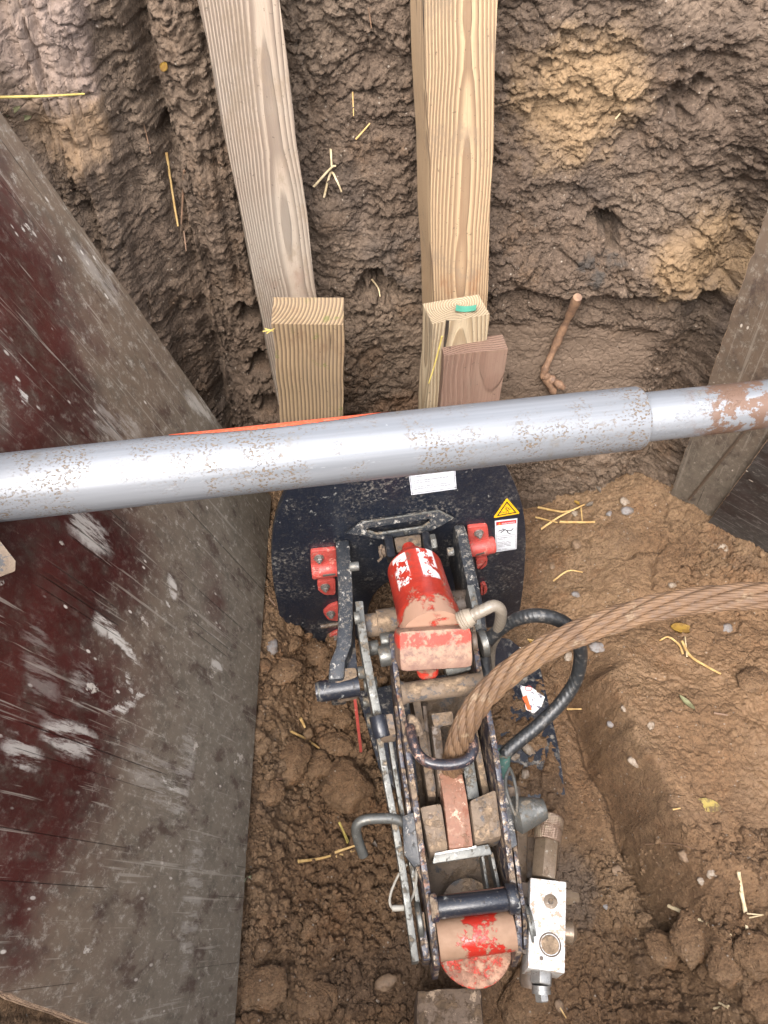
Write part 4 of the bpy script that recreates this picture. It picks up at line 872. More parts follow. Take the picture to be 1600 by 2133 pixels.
# cone knob and its wire ring on the right
MB().lathe(F(1068, 1700, -.01), F(1137, 1684, -.01), [(0, .019), (.14, .026), (.2, .0255), (.85, .0165), (.97, .014), (1, .010)], 32).build('cone_knob', M_zinc, puller)
MB().tube([F(1062, 1600, .0), F(1054, 1620, .008), F(1056, 1650, .02), F(1070, 1690, .028), F(1076, 1695, .026), F(1077, 1660, .02), F(1070, 1620, .01), F(1062, 1600, .0)], .0024, 10, 8).build('wire_ring', M_zinc, puller)
MB().cyl(F(1055, 1640, -.05), F(1062, 1690, -.05), .02, 20).build('ring_lug', M_mud, puller)
# vertical red rod and bolts on the left
MB().strip([P(739, 1452, .36), P(752, 1563, .16)], (0, .0, -.01), BX*.005).build('red_flat', M_pink, puller, bevel=.0006)
for x, y, dh, r in [(760, 1400, -.04, .010), (772, 1425, -.06, .011), (770, 1460, -.09, .009), (775, 1350, -.05, .012), (778, 1500, -.10, .012)]:
    MB().cyl(F(x-14, y+2, dh), F(x+14, y-2, dh), r, 18).build('link_bolt', M_steel, puller)
# base plate lying on the floor of the pit
bpz = .052
MB().prism([P(x, y, bpz) for x, y in [(744, 1440), (1030, 1385), (1112, 1350), (1128, 1400), (1140, 1452), (1165, 1560), (1178, 1655), (1100, 1665), (1050, 1700), (820, 1640), (790, 1600)]], (0, 0, -.014)).build('base_plate', M_plate, puller, bevel=.002)
MB().prism([F(1002, 1322, -.06), F(1062, 1330, -.10), F(1088, 1352, -.12), F(1100, 1385, -.13), F(1012, 1400, -.10)], (0, 0, -.02)).build('base_bracket', M_plate, puller, bevel=.002)
sk = P(1108, 1455, bpz+.001); 
def stick_mat():
    g = G('torn_sticker'); a = g.noise(45, 6, .7); c = g.mix(g.step(a, .56, .58), (.68, .66, .64), (.10, .07, .05)); c = g.mix(g.step(g.noise(80, 5, .6, g.mp(loc=(4, 4, 4))), .6, .62), c, (.12, .12, .16)); return g.out(c, .6)
stk = MB().prism([P(x, y, bpz+.002) for x, y in [(1083, 1428), (1108, 1432), (1135, 1452), (1128, 1472), (1112, 1486), (1096, 1478), (1090, 1452)]], (0, 0, -.001)).build('torn_sticker', stick_mat(), puller)
MB().prism([P(x, y, bpz+.0026) for x, y in [(1088, 1452), (1097, 1448), (1108, 1480), (1099, 1478)]], (0, 0, -.0005)).build('sticker_band', M_orange, stk)
rg_ = MB(); rg_.tube([P(1101+7*math.cos(a), 1434+5*math.sin(a), bpz+.003) for a in np.linspace(0, 6.2, 14)], .0006, 6); rg_.build('sticker_symbol', M_dred, stk)
MB().prism([P(x, y, bpz+.002) for x, y in [(1062, 1340), (1088, 1350), (1094, 1368), (1076, 1362)]], (0, 0, -.001)).build('torn_sticker', stk.data.materials[0], puller)
# hydraulic valve block with couplings
vb = [(1105, 1828), (1180, 1837), (1176.5, 2027), (1100, 2016)]; VZ = .315
va = [P(x, y, VZ) for x, y in vb]; vblock = MB().hexa(va, [p+Vector((0, 0, -.058)) for p in va]).build('valve_block', M_alu, puller, bevel=.0012)
vx = (va[1]-va[0]).normalized(); vyy = (va[0]-va[3]).normalized()
def V3(px, py, dz=0.): return P(px, py, VZ+dz)
c = V3(1147, 1878); MB().lathe(c+Vector((0, 0, -.001)), c+Vector((0, 0, .0012)), [(0, .0096), (.9, .0096), (1, .009)], 32).build('port_plug', M_brass, vblock); MB().lathe(c+Vector((0, 0, .0012)), c+Vector((0, 0, .002)), [(0, .004), (1, .0035)], 16).build('plug_centre', M_mud, vblock)
c = V3(1146, 1968); ringp = [c+Vector((math.cos(a)*.0142, math.sin(a)*.0142, .0008)) for a in np.linspace(0, 2*math.pi, 40)]; MB().tube(ringp, .0009, 6).build('snap_ring', M_dmud, vblock); MB().lathe(c, c+Vector((0, 0, .0012)), [(0, .012), (.9, .012), (1, .0112)], 32).build('port_plug', M_mud, vblock)
c = V3(1128, 1996); MB().lathe(c, c+Vector((0, 0, .0007)), [(0, .0028), (1, .0026)], 14).build('vent_hole', M_dmud, vblock)
a = V3(1133, 1832, -.022); b = V3(1140, 1752, -.022); k = V3(1146, 1700, -.022)
MB().lathe(a, b, [(0, .0185), (.02, .0195), (.93, .0195), (1, .018)], 6).build('coupler_nut', M_brass, puller, bevel=.001)
def knurl(): 
    g = G('knurled_sleeve'); w_ = g.vor(420, g.mp((1, 1, 1)), rnd=.0); return g.out(g.mix(g.step(g.noise(30, 5), .45, .6), (.15, .10, .07), (.21, .16, .11)), .38, .35, g.bump(w_, .0012, 1.))
MB().lathe(b, k, [(0, .019), (.06, .0205), (.45, .0205), (.47, .0195), (.52, .0195), (.54, .0215), (.88, .0215), (.9, .020), (.95, .020), (1, .0185)], 40).build('coupler_sleeve', knurl(), puller)
a = V3(1128, 2022, -.02); b = V3(1127, 2052, -.02); MB().lathe(a, b, [(0, .0155), (.9, .0155), (1, .0145)], 6).build('fitting_nut', M_bolt, puller, bevel=.0008)
MB().lathe(b, V3(1128, 2070, -.022), [(0, .0122), (.5, .0122), (.52, .0128), (1, .0128)], 24).build('fitting_collar', M_bolt, puller); MB().lathe(V3(1128, 2070, -.022), V3(1130, 2087, -.024), [(0, .0095), (.85, .0095), (1, .008)], 6).build('fitting_cap', M_bolt, puller)
MB().lathe(V3(1176, 1868, -.03), V3(1205, 1869, -.03), [(0, .011), (.5, .011), (.52, .008), (1, .007)], 6).build('side_stub', M_brass, puller); MB().lathe(V3(1172, 1940, -.03), V3(1200, 1944, -.03), [(0, .015), (.7, .015), (1, .008)], 20).build('side_stub', M_brass, puller)
MB().hexa([P(1075, 1835, .29), P(1112, 1840, .29), P(1108, 1990, .29), P(1080, 1985, .29)], [P(1075, 1835, .24), P(1112, 1840, .24), P(1108, 1990, .24), P(1080, 1985, .24)]).build('block_mount', M_dmud, puller, bevel=.003)
MB().lathe(P(1110, 2000, .245), P(1104, 2060, .24), [(0, .016), (.8, .016), (1, .012)], 20).build('rear_fitting', M_dmud, puller); MB().cyl(P(1108, 1750, .24), P(1104, 1835, .24), .017, 20).build('rear_fitting', M_dmud, puller)
MB().hexa([P(1075, 1700, .27), P(1100, 1720, .26), P(1096, 1850, .26), P(1082, 1850, .27)], [P(1075, 1700, .22), P(1100, 1720, .22), P(1096, 1850, .22), P(1082, 1850, .22)]).build('coupler_bracket', M_mud, puller, bevel=.003)
# hoses
def hose_mat(name, col, sc=900):
    g = G(name); w_ = g.n('ShaderNodeTexWave'); g.put(w_.inputs[0], g.mp((.5, .5, .5), rot=(.5, .6, .4))); w_.inputs['Scale'].default_value = 90; w_.inputs['Distortion'].default_value = 2
    n_ = g.noise(120, 5, .7); return g.out(g.mix(g.step(n_, .52, .7, 0, .5), col, (.17, .15, .13)), .42, 0, g.bump(g.ma('ADD', g.ma('MULTIPLY', w_.outputs[0], .5), n_), .0008, .8))
HB = hose_mat('black_rubber', (.016, .017, .018)); HG = hose_mat('dusty_rubber', (.16, .135, .105))
hp = [F(1012, 1340, .0), F(1035, 1316, .02), F(1068, 1293, .05), F(1110, 1282, .07), F(1152, 1287, .07), F(1186, 1306, .06), F(1205, 1338, .04), F(1209, 1375, .01), F(1198, 1420, -.02), F(1165, 1468, -.04), (F(1120, 1512, -.05)), F(1080, 1545, -.055), F(1052, 1572, -.06), F(1042, 1605, -.08)]
hpts = spline(hp, 14); nr = len(hpts)
MB().tube(hpts, .0105, 20, 0, lambda t: .0104).build('hydraulic_hose', HB, puller)
MB().lathe(F(1000, 1342, .0), F(1016, 1338, .0), [(0, .020), (.3, .0215), (.8, .0215), (1, .018)], 32).build('hose_nut', M_zinc, puller)
MB().lathe(F(1046, 1570, -.055), F(1042, 1612, -.08), [(0, .013), (.7, .014), (1, .012)], 20).build('hose_sleeve', metalpaint('green_oxidised_brass', (.06, .13, .11), mudamt=.45, chipamt=.4, rough=.5), puller)
MB().lathe(D(958, 1296, 1.08), D(985, 1282, 1.075), [(0, .0135), (.08, .015), (.16, .0135), (.24, .015), (.32, .0135), (.4, .015), (.5, .0135), (.6, .0145), (.8, .0125), (1, .0115)], 28).build('hose_crimp', plain('dusty_crimp', (.22, .18, .135), .6), puller)
MB().tube([D(980, 1284, 1.075), D(1005, 1272, 1.07), D(1028, 1262, 1.07), D(1042, 1270, 1.08), D(1043, 1290, 1.11), D(1035, 1320, 1.16), D(1022, 1350, 1.20), D(1020, 1400, 1.25)], .0088, 18, 8).build('return_hose', HG, puller)
MB().tube([F(1008, 1365, -.04), F(1014, 1420, -.06), F(1018, 1440, -.08)], .011, 16, 5).build('lower_hose', HB, puller)

# ------------------------------------------------------------------ wire rope
rope = thing('wire_rope', 'thick rusty brown wire rope curving up out of the machine to the right', 'wire rope', F(955, 1560, -.05))
rp = [F(930, 1640, -.13), D(944, 1592, 1.13), D(962, 1530, 1.085), D(992, 1472, 1.07), D(1036, 1423, 1.06), D(1086, 1383, 1.05), D(1142, 1348, 1.04), D(1200, 1321, 1.03), D(1280, 1291, 1.02), D(1370, 1265, 1.01), D(1460, 1250, 1.0), D(1540, 1243, .99), D(1640, 1238, .98), D(1800, 1225, .96), D(2050, 1160, .93), D(2350, 1000, .90), D(2700, 700, .88)]
rc = spline(rp, 40); fr = frames(rc); cum = [0]
for a, b in zip(rc, rc[1:]): cum.append(cum[-1]+(b-a).length)
def rope_mat():
    g = G('rusty_wire'); a = g.noise(22, 7, .65); b = g.noise(120, 5, .7)
    c = g.mix(g.step(a, .38, .62), (.132, .074, .036), (.095, .052, .026)); c = g.mix(g.step(b, .45, .68, 0, .7), c, (.085, .055, .038)); c = g.mix(g.step(g.noise(40, 6, .7, g.mp(loc=(3, 3, 3))), .56, .66, 0, .6), c, (.22, .165, .105))
    return g.out(c, .72, .1, g.bump(b, .0005, .6))
MR = rope_mat(); ROPE_R = .0180; rs_ = ROPE_R*.335; rh = ROPE_R-rs_*1.02
phase = [0]
for i in range(1, len(rc)):
    sp = np.interp(cum[i], [0, .10, .28, .5, .9], [.0165, .0175, .030, .056, .062]); phase.append(phase[-1]+(cum[i]-cum[i-1])*2*math.pi/(6*sp))
for k in range(6):
    pts = []
    for i, p in enumerate(rc):
        _, u, v = fr[i]; a = -phase[i]+k*math.pi/3; pts.append(p+(u*math.cos(a)+v*math.sin(a))*rh)
    f2 = frames(pts); nw = 9; seg = nw*4
    def sec(i, n, f2=f2):
        _, u, v = f2[i]; tw = cum[i]*55; out = []
        for q in range(seg):
            a = 2*math.pi*q/seg+tw; rr = rs_*(1.0+.15*(abs(math.cos((a-tw)*nw/2))-.5)*1.6); out.append((u*math.cos(a)+v*math.sin(a))*rr)
        return out
    MB().sweep(pts, sec).build('strand', MR, rope, sharp=179)
MB().tube(rc, rh*.62, 10).build('core', MR, rope)
# ------------------------------------------------------------------ things lying about on the clay
def lump(c, r, seed, flat=.75, sub=2, rough=.22, stretch=1.0, ang=0.):
    bm = bmesh.new(); bmesh.ops.create_icosphere(bm, subdivisions=sub, radius=1.0); rnd = random.Random(seed); ph = [rnd.uniform(0, 6) for _ in range(9)]
    ca, sa = math.cos(ang), math.sin(ang)
    for v in bm.verts:
        p = v.co; n = (math.sin(p.x*2.3+ph[0])*math.sin(p.y*2.1+ph[1])+math.sin(p.z*2.7+ph[2])*math.sin(p.x*3.1+ph[3]))*.8 + (math.sin(p.y*6+ph[4])*math.sin(p.z*5+ph[5])+math.sin(p.x*7+ph[6])*math.sin(p.y*8+ph[7]))*.35
        k = 1+rough*n*.6+rnd.gauss(0, rough*.10); q = Vector((p.x*stretch*k, p.y*k, p.z*flat*k))*r
        v.co = Vector((q.x*ca-q.y*sa, q.x*sa+q.y*ca, q.z))+Vector(c)
    return bm
def lump_obj(name, px, py, rpx, label, cat, m, seed, flat=.75, sub=4, rough=.22, sink=.25, stretch=1., ang=0., group=None):
    p = FL(px, py); r = mw(rpx, p); p = p+Vector((0, 0, r*flat*(1-2*sink)))
    bm = lump((0, 0, 0), r, seed, flat, sub, rough, stretch, ang)
    if sub >= 4:
        co = np.array([v.co for v in bm.verts])/max(r, 1e-6)
        X, Yq, Zq = co.T; d = .10*fbm(X*1.6+seed+Zq, Yq*1.6+Zq*.8, 5)+.05*clods(X*1.0+seed+Zq*.6, Yq+Zq*.7, .35, .4)[0]
        for v, dd in zip(bm.verts, d): v.co *= 1+float(dd)*(1 if 'clod' in name else .5)
    mb = MB(); mb.bm.free(); mb.bm = bm; M = Matrix.Translation(p); bm.transform(M)
    o = mb.build(name, m, None, M=M, sharp=179); return tag(o, label, cat, group)
for i, (px, py, r, lab, fl, st, an) in enumerate([
    (722, 1645, 52, 'large rounded clay clod beside the grey rail, biggest left of the machine', .75, 1., 0),
    (608, 1590, 38, 'oval upright clay clod with a straw above it, left of the largest clod', .8, 1.3, 1.4),
    (657, 1598, 30, 'clay clod between the oval clod and the largest one', .8, 1.2, 1.2),
    (662, 1365, 24, 'clay clod at the lower left foot of the black plate', .8, 1.3, .2),
    (610, 1345, 17, 'small clay clod in the gap between plywood and plate', .8, 1.1, .4),
    (590, 1400, 30, 'clay clod close to the plywood edge under the plate', .6, 1.4, .3),
    (675, 1480, 24, 'clay clod just below the black pivot pin', .8, 1.1, .6),
    (712, 1500, 22, 'clay clod against the thin red strip', .8, 1.1, 2.),
    (700, 1555, 28, 'clay clod below the red strip, above the largest clod', .75, 1.2, .1),
    (562, 1655, 28, 'clay clod near the plywood edge, lower than the oval clod', .7, 1.1, .9),
    (545, 2060, 44, 'grey brown flattened clod at the foot of the plywood near the bottom', .5, 1.3, .2),
    (640, 2085, 40, 'wide clod near the bottom edge left of the grey stone', .55, 1.5, .1),
    (1095, 2080, 50, 'dark clod under the valve fitting at the bottom', .6, 1.2, .5),
    (1575, 1990, 44, 'clod with an ochre patch at the lower right edge', .7, 1.1, .4),
    (1505, 2010, 36, 'tilted clod left of the ochre one', .7, 1.2, .8),
    (1590, 2085, 46, 'rounded clod in the bottom right corner', .75, 1.0, .1),
    (1440, 1950, 40, 'crumbling clod beside the narrow gully at lower right', .6, 1.4, 1.3),
    (1565, 1420, 30, 'clod half sunk in the shelf at the right edge', .5, 1.1, 1.1),
    (1375, 1975, 30, 'clod with an orange stain at the head of the gully', .6, 1.3, 2.2)]):
    lump_obj('clay_clod', px, py, r, lab, 'clod', soil_floor, 40+i, fl, 5, .20, .34, st, an, 'clay clods on the pit floor')
def stone_mat(name, a, b): g = G(name); n = g.noise(140, 6, .7); return g.out(g.mix(g.step(n, .40, .62), a, b), .7, 0, g.bump(n, .001))
S1 = stone_mat('pale_flint', (.24, .195, .15), (.15, .105, .068)); S2 = stone_mat('grey_stone', (.17, .16, .155), (.13, .10, .08)); S3 = stone_mat('tan_stone', (.17, .11, .065), (.11, .07, .042))
for i, (px, py, r, m, lab) in enumerate([
    (1298, 1478, 7, S1, 'pale pebble on the shelf above the ledge'), (1355, 1512, 7, S1, 'pale upright pebble right of the shelf pebble'), (1320, 1587, 10, S1, 'white round pebble next to the ledge with orange crumb'),
    (1272, 1512, 8, S2, 'greyish pebble at the ledge corner'), (1099, 1560, 11, S1, 'white pebble on the mud over the base plate, topmost'), (1071, 1577, 9, S1, 'pale pebble left of the topmost base plate pebble'),
    (1093, 1615, 9, S1, 'pale pebble lowest on the base plate'), (1244, 1352, 12, S2, 'grey angular stone under the wire rope'), (1184, 1368, 8, S1, 'small white stone inside the loop of the hose'),
    (1302, 1045, 9, S1, 'pale stone near the foot of the grey sheet'), (1306, 1066, 11, S2, 'flat grey green stone just below the brace'), (1197, 1070, 7, S1, 'white pebble among the crossed straws'),
    (1270, 1071, 6, S2, 'small green grey pebble right of the straws'), (1201, 1138, 11, S3, 'tan stone with a twig right of the danger label'), (1503, 1140, 9, S1, 'pale stone under the right plywood mound'),
    (1514, 1310, 9, S2, 'grey pebble on the shelf below the wire rope at right'), (1480, 1820, 11, S1, 'white broken stone above the tilted straw'), (1462, 1834, 8, S1, 'white chip left of the broken white stone'),
    (1285, 1815, 10, S3, 'tan stone in the low ground left of the gully'), (1424, 1782, 12, S3, 'brown stone on the slope above the gully'), (1262, 1888, 7, S2, 'bluish chip right of the valve block'),
    (566, 1347, 13, S2, 'grey stone beside the plywood edge near the plate'), (1462, 1988, 9, S1, 'pale pebble near the tilted clod'), (785, 2085, 5, S1, 'white speck of stone near the bottom edge'), (1200, 1240, 7, S2, 'dark grey pebble above the hose loop'),
    (1150, 1180, 6, S3, 'small tan pebble right of the plate edge'), (1400, 1220, 7, S1, 'small pebble above the wire rope'), (802, 2048, 15, S3, 'muddy brown stone left of the wooden stub'), (1165, 2095, 9, S3, 'tan stone right of the valve fitting')]):
    lump_obj('pebble' if r < 12 else 'stone', px, py, r, lab, 'stone', m, 100+i, .6, 3, .42, .42, 1.0+.5*((i*37) % 10)/10, i*1.3, 'stones in the clay')
# straws, twigs, roots
def straw_mat(name, a, b): g = G(name); n = g.noise(60, 4); return g.out(g.mix(g.step(n, .35, .65), a, b), .6, 0, g.bump(g.noise(400, 3, .6, g.mp((1, .1, 1))), .0005))
ST = straw_mat('dry_straw', (.50, .34, .14), (.36, .22, .08)); STP = straw_mat('bleached_straw', (.54, .44, .28), (.40, .31, .18)); TW = straw_mat('brown_twig', (.22, .13, .08), (.13, .08, .05)); YG = straw_mat('yellow_stalk', (.42, .34, .09), (.30, .22, .06)); RT = straw_mat('root_bark', (.23, .135, .08), (.12, .07, .045))
def stalk(name, segs, wpx, m, label, cat, where=FL, lift=.0065, group='straws and twigs lying in the pit', taper=.7):
    mb = MB()
    for k, s_ in enumerate(segs):
        pts = []
        for (x, y) in s_: p = where(x, y, 0.)+ (Vector((0, 0, lift)) if where is FL else Vector((0, -lift, lift*.5))); pts.append(p)
        r = mw(wpx, pts[0])/2; mb.tube(pts, (r, r*taper), 10 if wpx > 12 else 8, 5, rfun=(lambda t, r=r: r*(1-(1-taper)*t)*(1+.16*math.sin(t*17)+.1*math.sin(t*41))) if wpx > 12 else None)
    o = mb.build(name, m); c = where(*segs[0][0], 0.)
    M = Matrix.Translation(c); o.data.transform(M.inverted()); o.matrix_basis = M; WM[o.name] = M; return tag(o, label, cat, group)
for a in [
    ([[(605, 1526), (645, 1548), (684, 1577)]], 6, ST, 'golden straw lying over the oval clod'), ([[(627, 1500), (636, 1518)]], 7, ST, 'very short orange straw above the oval clod'),
    ([[(678, 1641), (693, 1682)]], 8, STP, 'short bleached straw stuck beside the largest clod'), ([[(577, 1626), (606, 1625), (628, 1632)]], 5, TW, 'curled brown husk on the clod left of the bleached straw'),
    ([[(623, 1797), (660, 1792), (690, 1785)]], 7, ST, 'golden straw left of the bent pin, lower one'), ([[(698, 1778), (742, 1763)], [(700, 1786), (745, 1772)]], 6, ST, 'pair of straw pieces touching the bent pin'),
    ([[(707, 1715), (727, 1757)], [(714, 1730), (724, 1758)]], 5, YG, 'yellow split straw standing above the bent pin pair'), ([[(545, 1278), (612, 1279)]], 3, STP, 'thin pale stalk sticking out from the plywood edge'),
    ([[(562, 1250), (592, 1292)]], 4, TW, 'brown stalk crossing under the thin pale one'),
    ([[(1120, 1061), (1168, 1070), (1195, 1066)]], 5, ST, 'upper straw of the crossed bunch right of the plate'), ([[(1126, 1106), (1165, 1080), (1216, 1055)]], 5, ST, 'slanting straw of the crossed bunch'), ([[(1165, 1091), (1205, 1093), (1238, 1092)]], 6, ST, 'lowest straw of the crossed bunch'),
    ([[(1115, 1082), (1160, 1092)]], 4, ST, 'faint straw left in the crossed bunch'), ([[(1209, 1062), (1212, 1090)]], 3, ST, 'upright thin straw in the crossed bunch'),
    ([[(1151, 1214), (1182, 1193), (1212, 1196)]], 4, ST, 'bent straw on bare clay right of the plate'), ([[(1146, 962), (1150, 1000), (1147, 1022)]], 5, TW, 'brown twig standing under the brace'), ([[(1188, 960), (1180, 985), (1176, 1008)]], 3, ST, 'thin straw under the brace right of the twig'),
    ([[(1418, 1340), (1436, 1370), (1470, 1392), (1498, 1408)]], 6, ST, 'long forked stalk below the yellow leaf'), ([[(1420, 1365), (1412, 1346), (1390, 1330), (1372, 1338)]], 5, ST, 'curved root end of the forked stalk'), ([[(1428, 1372), (1425, 1330)]], 4, STP, 'white root tip of the forked stalk'),
    ([[(1389, 1890), (1450, 1916), (1518, 1950)]], 8, STP, 'pale straw lying slanted at lower right'), ([[(1534, 1818), (1545, 1880), (1556, 1968)], [(1540, 1860), (1561, 1952)]], 8, STP, 'long upright pale straw at lower right'), ([[(1552, 1905), (1586, 1908)], [(1556, 1914), (1580, 1910)]], 3, STP, 'little side stalk of the upright pale straw'),
    ([[(1340, 1762), (1405, 1760), (1440, 1772)]], 3, TW, 'thin root lying across the slope above the gully'), ([[(1398, 1690), (1415, 1686)]], 4, ST, 'tiny straw left of the yellow fungus'), ([[(1482, 2102), (1515, 2096)], [(1495, 2090), (1513, 2100)]], 5, STP, 'short crossed straws at the bottom right'),
    ([[(1165, 2100), (1178, 2122)]], 4, ST, 'straw sticking from the mud at the bottom middle'), ([[(1098, 1336), (1130, 1342)]], 4, ST, 'straw under the hose loop next to the plate'), ([[(1180, 1480), (1210, 1480)]], 4, ST, 'small straw right of the torn sticker'), ([[(1106, 1006), (1125, 1030)]], 4, TW, 'short twig near the top of the plate edge'),
    ([[(1485, 1488), (1512, 1494)]], 5, TW, 'dark sliver on the shelf')]:
    stalk('straw' if a[2] is not TW else 'twig', a[0], a[1], a[2], a[3], 'straw' if a[2] is not TW else 'twig')
for a in [
    ([[(-30, 208), (60, 205), (130, 203), (194, 199)]], 6, YG, 'long yellow stalk sticking out at the upper left edge', 'straw', .03),
    ([[(349, 318), (358, 380), (366, 430), (373, 470)]], 6, ST, 'straw hanging down the left wall groove', 'straw', .006), ([[(386, 355), (383, 410), (380, 466)]], 6, TW, 'knobbly twig hanging beside the straw in the groove', 'twig', .006),
    ([[(385, 480), (390, 522)]], 4, TW, 'short twig under the knobbly one', 'twig', .006), ([[(655, 388), (690, 350), (700, 345)], [(676, 410), (690, 360), (702, 375), (712, 398)], [(690, 310), (692, 350)]], 5, STP, 'tuft of pale dry roots on the wall between the timbers', 'roots', .01),
    ([[(735, 192), (737, 242)]], 3, ST, 'thin straw on the wall above the root tuft', 'straw', .006), ([[(742, 290), (758, 272), (771, 257)]], 4, ST, 'slanting straw on the wall right of the root tuft', 'straw', .006), ([[(768, 18), (774, 60)]], 3, TW, 'thin twig at the top between the timbers', 'twig', .006),
    ([[(302, 258), (310, 290), (316, 320)]], 3, TW, 'hair thin root on the left wall', 'twig', .006), ([[(775, 580), (788, 598), (792, 616)]], 4, STP, 'curved white root low between the timbers', 'roots', .01),
    ([[(965, 246-0), (974, 238)]], 3, TW, 'tiny splinter', 'twig', .004) if 0 else ([[(1280, 248), (1290, 236)]], 4, STP, 'tiny pale root on the right wall', 'roots', .006)]:
    stalk('wall_stalk' if a[4] != 'roots' else 'wall_root', a[0], a[1], a[2], a[3], a[4], WL, a[5], 'straws and roots in the pit wall')
stalk('broken_root', [[(1198, 615), (1178, 660), (1155, 710), (1135, 755), (1126, 780)], [(1128, 775), (1145, 785), (1170, 802)], [(1132, 780), (1150, 812)]], 19, RT, 'thick broken root leaning at the foot of the back wall', 'root', WL, .018, None, .8)
stalk('grass_tuft', [[(548, 690), (566, 687)], [(552, 684), (570, 690)], [(556, 694), (572, 684)]], 3, YG, 'little grass tuft caught at the left edge of the mossy post', 'grass tuft', lambda x, y, l: Q(x, y, .845), .001, None)
stalk('straw', [[(921, 700), (912, 735), (903, 768), (893, 798)]], 4, YG, 'yellow straw hanging beside the brown hardwood post', 'straw', lambda x, y, l: Q(x, y, .835), .001)
# leaves
def leaf(px, py, lpx, wpx_, ang, m, label, where=FL, curl=.25, cat='leaf'):
    c = where(px, py, .0); L = mw(lpx, c); Wd = mw(wpx_, c)
    mb = MB(); rows = []
    for i in range(13):
        t = i/12; w = Wd/2*math.sin(math.pi*min(1, t*.97+.02))**.7; row = []
        for j in range(-3, 4):
            x = (t-.5)*L; y = w*j/3; z = curl*(abs(y)*.9+ .5*L*(t-.5)**2*2)+.0025; row.append((x, y, z))
        rows.append(row)
    ca, sa = math.cos(ang), math.sin(ang); vs = [[mb.bm.verts.new(c+Vector((x*ca-y*sa, x*sa+y*ca, z)) if where is FL else c+Vector((x*ca-y*sa, -z, x*sa+y*ca))) for x, y, z in r] for r in rows]
    for i in range(12):
        for j in range(6): mb.bm.faces.new((vs[i][j], vs[i+1][j], vs[i+1][j+1], vs[i][j+1]))
    g_ = bmesh.ops.solidify(mb.bm, geom=mb.bm.faces[:], thickness=.0005)
    M = Matrix.Translation(c); o = mb.build('leaf', m, None, M=M, sharp=179); return tag(o, label, cat, 'fallen leaves')
def leaf_mat(name, a, b): g = G(name); n = g.noise(70, 5, .7); return g.out(g.mix(g.step(n, .45, .62), a, b), .55, 0, g.bump(n, .0008))
LY = leaf_mat('yellow_leaf', (.42, .26, .05), (.27, .15, .04)); LG = leaf_mat('pale_green_leaf', (.33, .33, .18), (.20, .19, .10)); LB = leaf_mat('grey_brown_leaf', (.24, .20, .16), (.13, .10, .08)); LO = leaf_mat('rotten_yellow', (.55, .42, .12), (.20, .13, .07))
leaf(1418, 1312, 46, 27, -.15, LY, 'yellow leaf just below the wire rope', curl=.15)
leaf(1474, 1678, 54, 28, -.2, LO, 'rotting yellow leaf flattened into the shelf', curl=.02)
leaf(1430, 1465, 40, 13, -.9, LG, 'narrow pale green leaf on the shelf'); leaf(521, 1832, 26, 12, .35, LG, 'small green leaf beside the plywood near the bottom'); leaf(778, 1756, 28, 9, -.9, LB, 'small purplish leaf right of the bent pin')
leaf(1229, 1052, 26, 10, .5, LB, 'grey curled leaf right of the crossed straws'); leaf(1248, 1022, 28, 9, -1.3, LB, 'upright grey leaf below the brace'); leaf(1204, 1050, 20, 9, -.6, LY, 'small yellow leaf above the crossed straws'); leaf(1110, 1338, 18, 12, 0, LY, 'orange leaf scrap under the hose loop')
leaf(30, 228, 42, 10, .5, LG, 'pale leaf above the plywood top corner', WL); leaf(50, 244, 40, 12, .25, LG, 'dark green curled leaf touching the plywood top corner', WL); leaf(342, 137, 22, 17, .9, LY, 'orange chip of wood stuck in the left wall', WL, .1, 'wood chip')
# wooden stub at the bottom
mu = metalpaint('muddy_wood', (.12, .082, .055), mud=(.13, .085, .05), mudamt=.55, chip=(.30, .22, .15), chipamt=.5, rustamt=.1, rough=.8)
p = FL(938, 2110); q0 = p+Vector((.004, .052, .05)); 
sb = MB(); sb.hexa([P(868, 2062, .13), P(1002, 2052, .13), P(1012, 2170, .13), P(866, 2170, .13)], [P(868, 2062, .13)-Vector((0, 0, .1)), P(1002, 2052, .13)-Vector((0, 0, .1)), P(1012, 2170, .13)-Vector((0, 0, .1)), P(866, 2170, .13)-Vector((0, 0, .1))])
bmesh.ops.subdivide_edges(sb.bm, edges=sb.bm.edges[:], cuts=5, use_grid_fill=True)
for v in sb.bm.verts: v.co += Vector((random.gauss(0, .0007), random.gauss(0, .0007), random.gauss(0, .0012)))
tag(sb.build('wooden_stub', mu, bevel=.008), 'mud covered wooden stub at the bottom edge below the red roller', 'wood block')
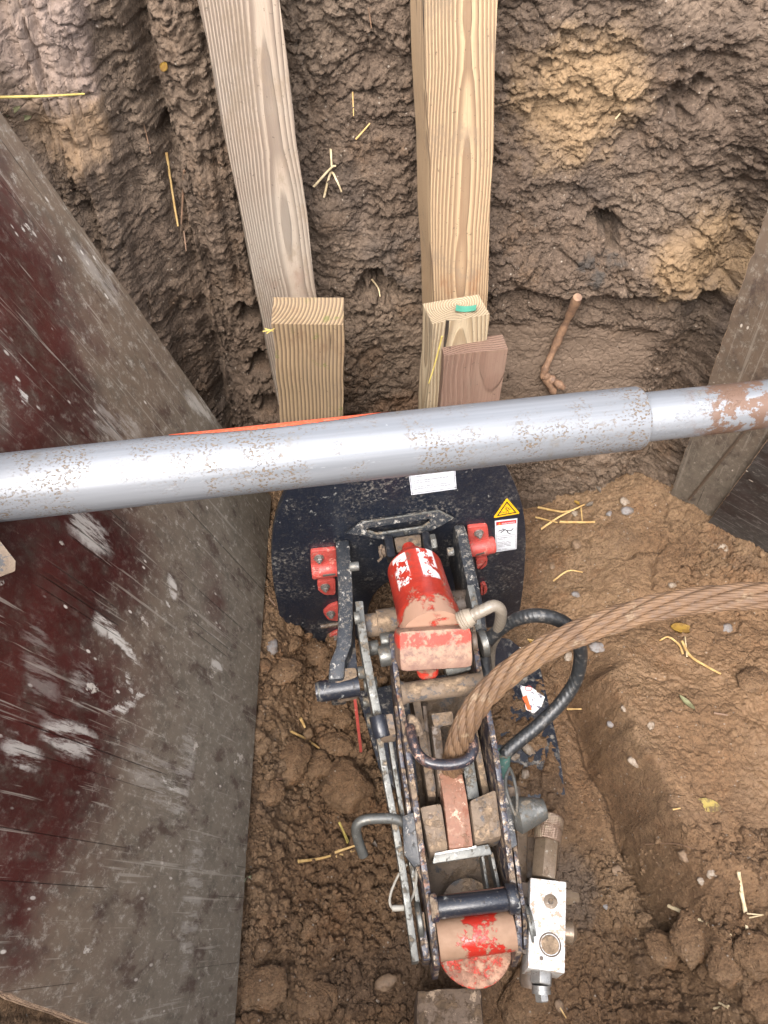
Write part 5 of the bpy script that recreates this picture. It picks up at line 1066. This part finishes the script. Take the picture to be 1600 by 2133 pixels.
# crumbs of clay, too many to count
rnd = np.random.RandomState(11); V_ = []; F_ = []; base = bmesh.new(); bmesh.ops.create_icosphere(base, subdivisions=2, radius=1.0)
bv = np.array([v.co[:] for v in base.verts]); bf = np.array([[v.index for v in f.verts] for f in base.faces]); base.free()
bases = []
for k in range(14):
    d = np.array([1+.34*math.sin(v[0]*2.5+k)*math.sin(v[1]*2.9+k*2)+.24*math.sin(v[2]*4.5+k)*math.sin(v[0]*5+k*3) for v in bv])+rnd.randn(len(bv))*.05; bases.append(bv*d[:, None])
def crumbs(n, xr, yr, rmin, rmax, cond, pw=2.6, flat=.75):
    cnt = 0
    while cnt < n:
        x = rnd.uniform(*xr); y = rnd.uniform(*yr)
        if rnd.rand() > cond(x, y): continue
        r = rmin*(1-rnd.rand()*(1-(rmin/rmax)**pw))**(-1/pw); a = rnd.uniform(0, 6.28); b = bases[rnd.randint(14)]*np.array([r*rnd.uniform(.8, 1.35), r, r*flat])
        R2 = np.array([[math.cos(a), -math.sin(a), 0], [math.sin(a), math.cos(a), 0], [0, 0, 1]]); z = floor_z(x, y)+r*flat*.25
        V_.append(b@R2.T+np.array([x, y, z])); F_.append(bf+len(bv)*(len(V_)-1)); cnt += 1
cl = lambda x, y: float(np.clip(.5+1.2*fbm(np.array([x*9.]), np.array([y*9.]), 3)[0], .05, 1))
crumbs(6200, (-.235, .14), (.06, .80), .0022, .015, cl, 2.4)
crumbs(2000, (.30, .66), (.02, .36), .0020, .013, cl)
crumbs(900, (.62, 1.0), (.80, 1.08), .0018, .011, cl)
crumbs(1600, (.2, .8), (.3, 1.05), .0010, .005, cl)
crumbs(700, (.12, .34), (.35, .78), .0014, .009, cl)
Vn = np.concatenate(V_).astype(np.float32); Fn = np.concatenate(F_).astype(np.int32)
me = bpy.data.meshes.new('clay_crumbs'); me.vertices.add(len(Vn)); me.vertices.foreach_set('co', Vn.ravel()); me.loops.add(Fn.size); me.loops.foreach_set('vertex_index', Fn.ravel()); me.polygons.add(len(Fn)); me.polygons.foreach_set('loop_start', np.arange(0, Fn.size, 3, dtype=np.int32)); me.polygons.foreach_set('loop_total', np.full(len(Fn), 3, np.int32)); me.update(calc_edges=True); me.polygons.foreach_set('use_smooth', np.ones(len(Fn), bool)); me.materials.append(soil_floor)
o = bpy.data.objects.new('clay_crumbs', me); link(o); tag(o, 'loose crumbs of brown clay scattered over the pit floor', 'clay crumbs', kind='stuff')

V_ = []; F_ = []
for _ in range(4200):
    x = rnd.uniform(-.48, .62); z = rnd.uniform(.12, 1.2); r_ = .0013*(1-rnd.rand()*(1-(.0013/.010)**2.3))**(-1/2.3)
    if cl(x, z) < rnd.rand()*.9: continue
    if .05 < x < .52 and .25 < z < .57 and rnd.rand() < .8: continue
    b_ = bases[rnd.randint(14)]*np.array([r_*rnd.uniform(.8, 1.4), r_*.8, r_]); V_.append(b_+np.array([x, wall_y(x, z)+r_*.05, z])); F_.append(bf+len(bv)*(len(V_)-1))
Vn = np.concatenate(V_).astype(np.float32); Fn = np.concatenate(F_).astype(np.int32)
me = bpy.data.meshes.new('wall_crumbs'); me.vertices.add(len(Vn)); me.vertices.foreach_set('co', Vn.ravel()); me.loops.add(Fn.size); me.loops.foreach_set('vertex_index', Fn.ravel()); me.polygons.add(len(Fn)); me.polygons.foreach_set('loop_start', np.arange(0, Fn.size, 3, dtype=np.int32)); me.polygons.foreach_set('loop_total', np.full(len(Fn), 3, np.int32)); me.update(calc_edges=True); me.polygons.foreach_set('use_smooth', np.ones(len(Fn), bool)); me.materials.append(soil_wall)
o = bpy.data.objects.new('wall_crumbs', me); link(o); tag(o, 'crumbs of dry clay clinging to the dug back wall', 'clay crumbs', kind='stuff')
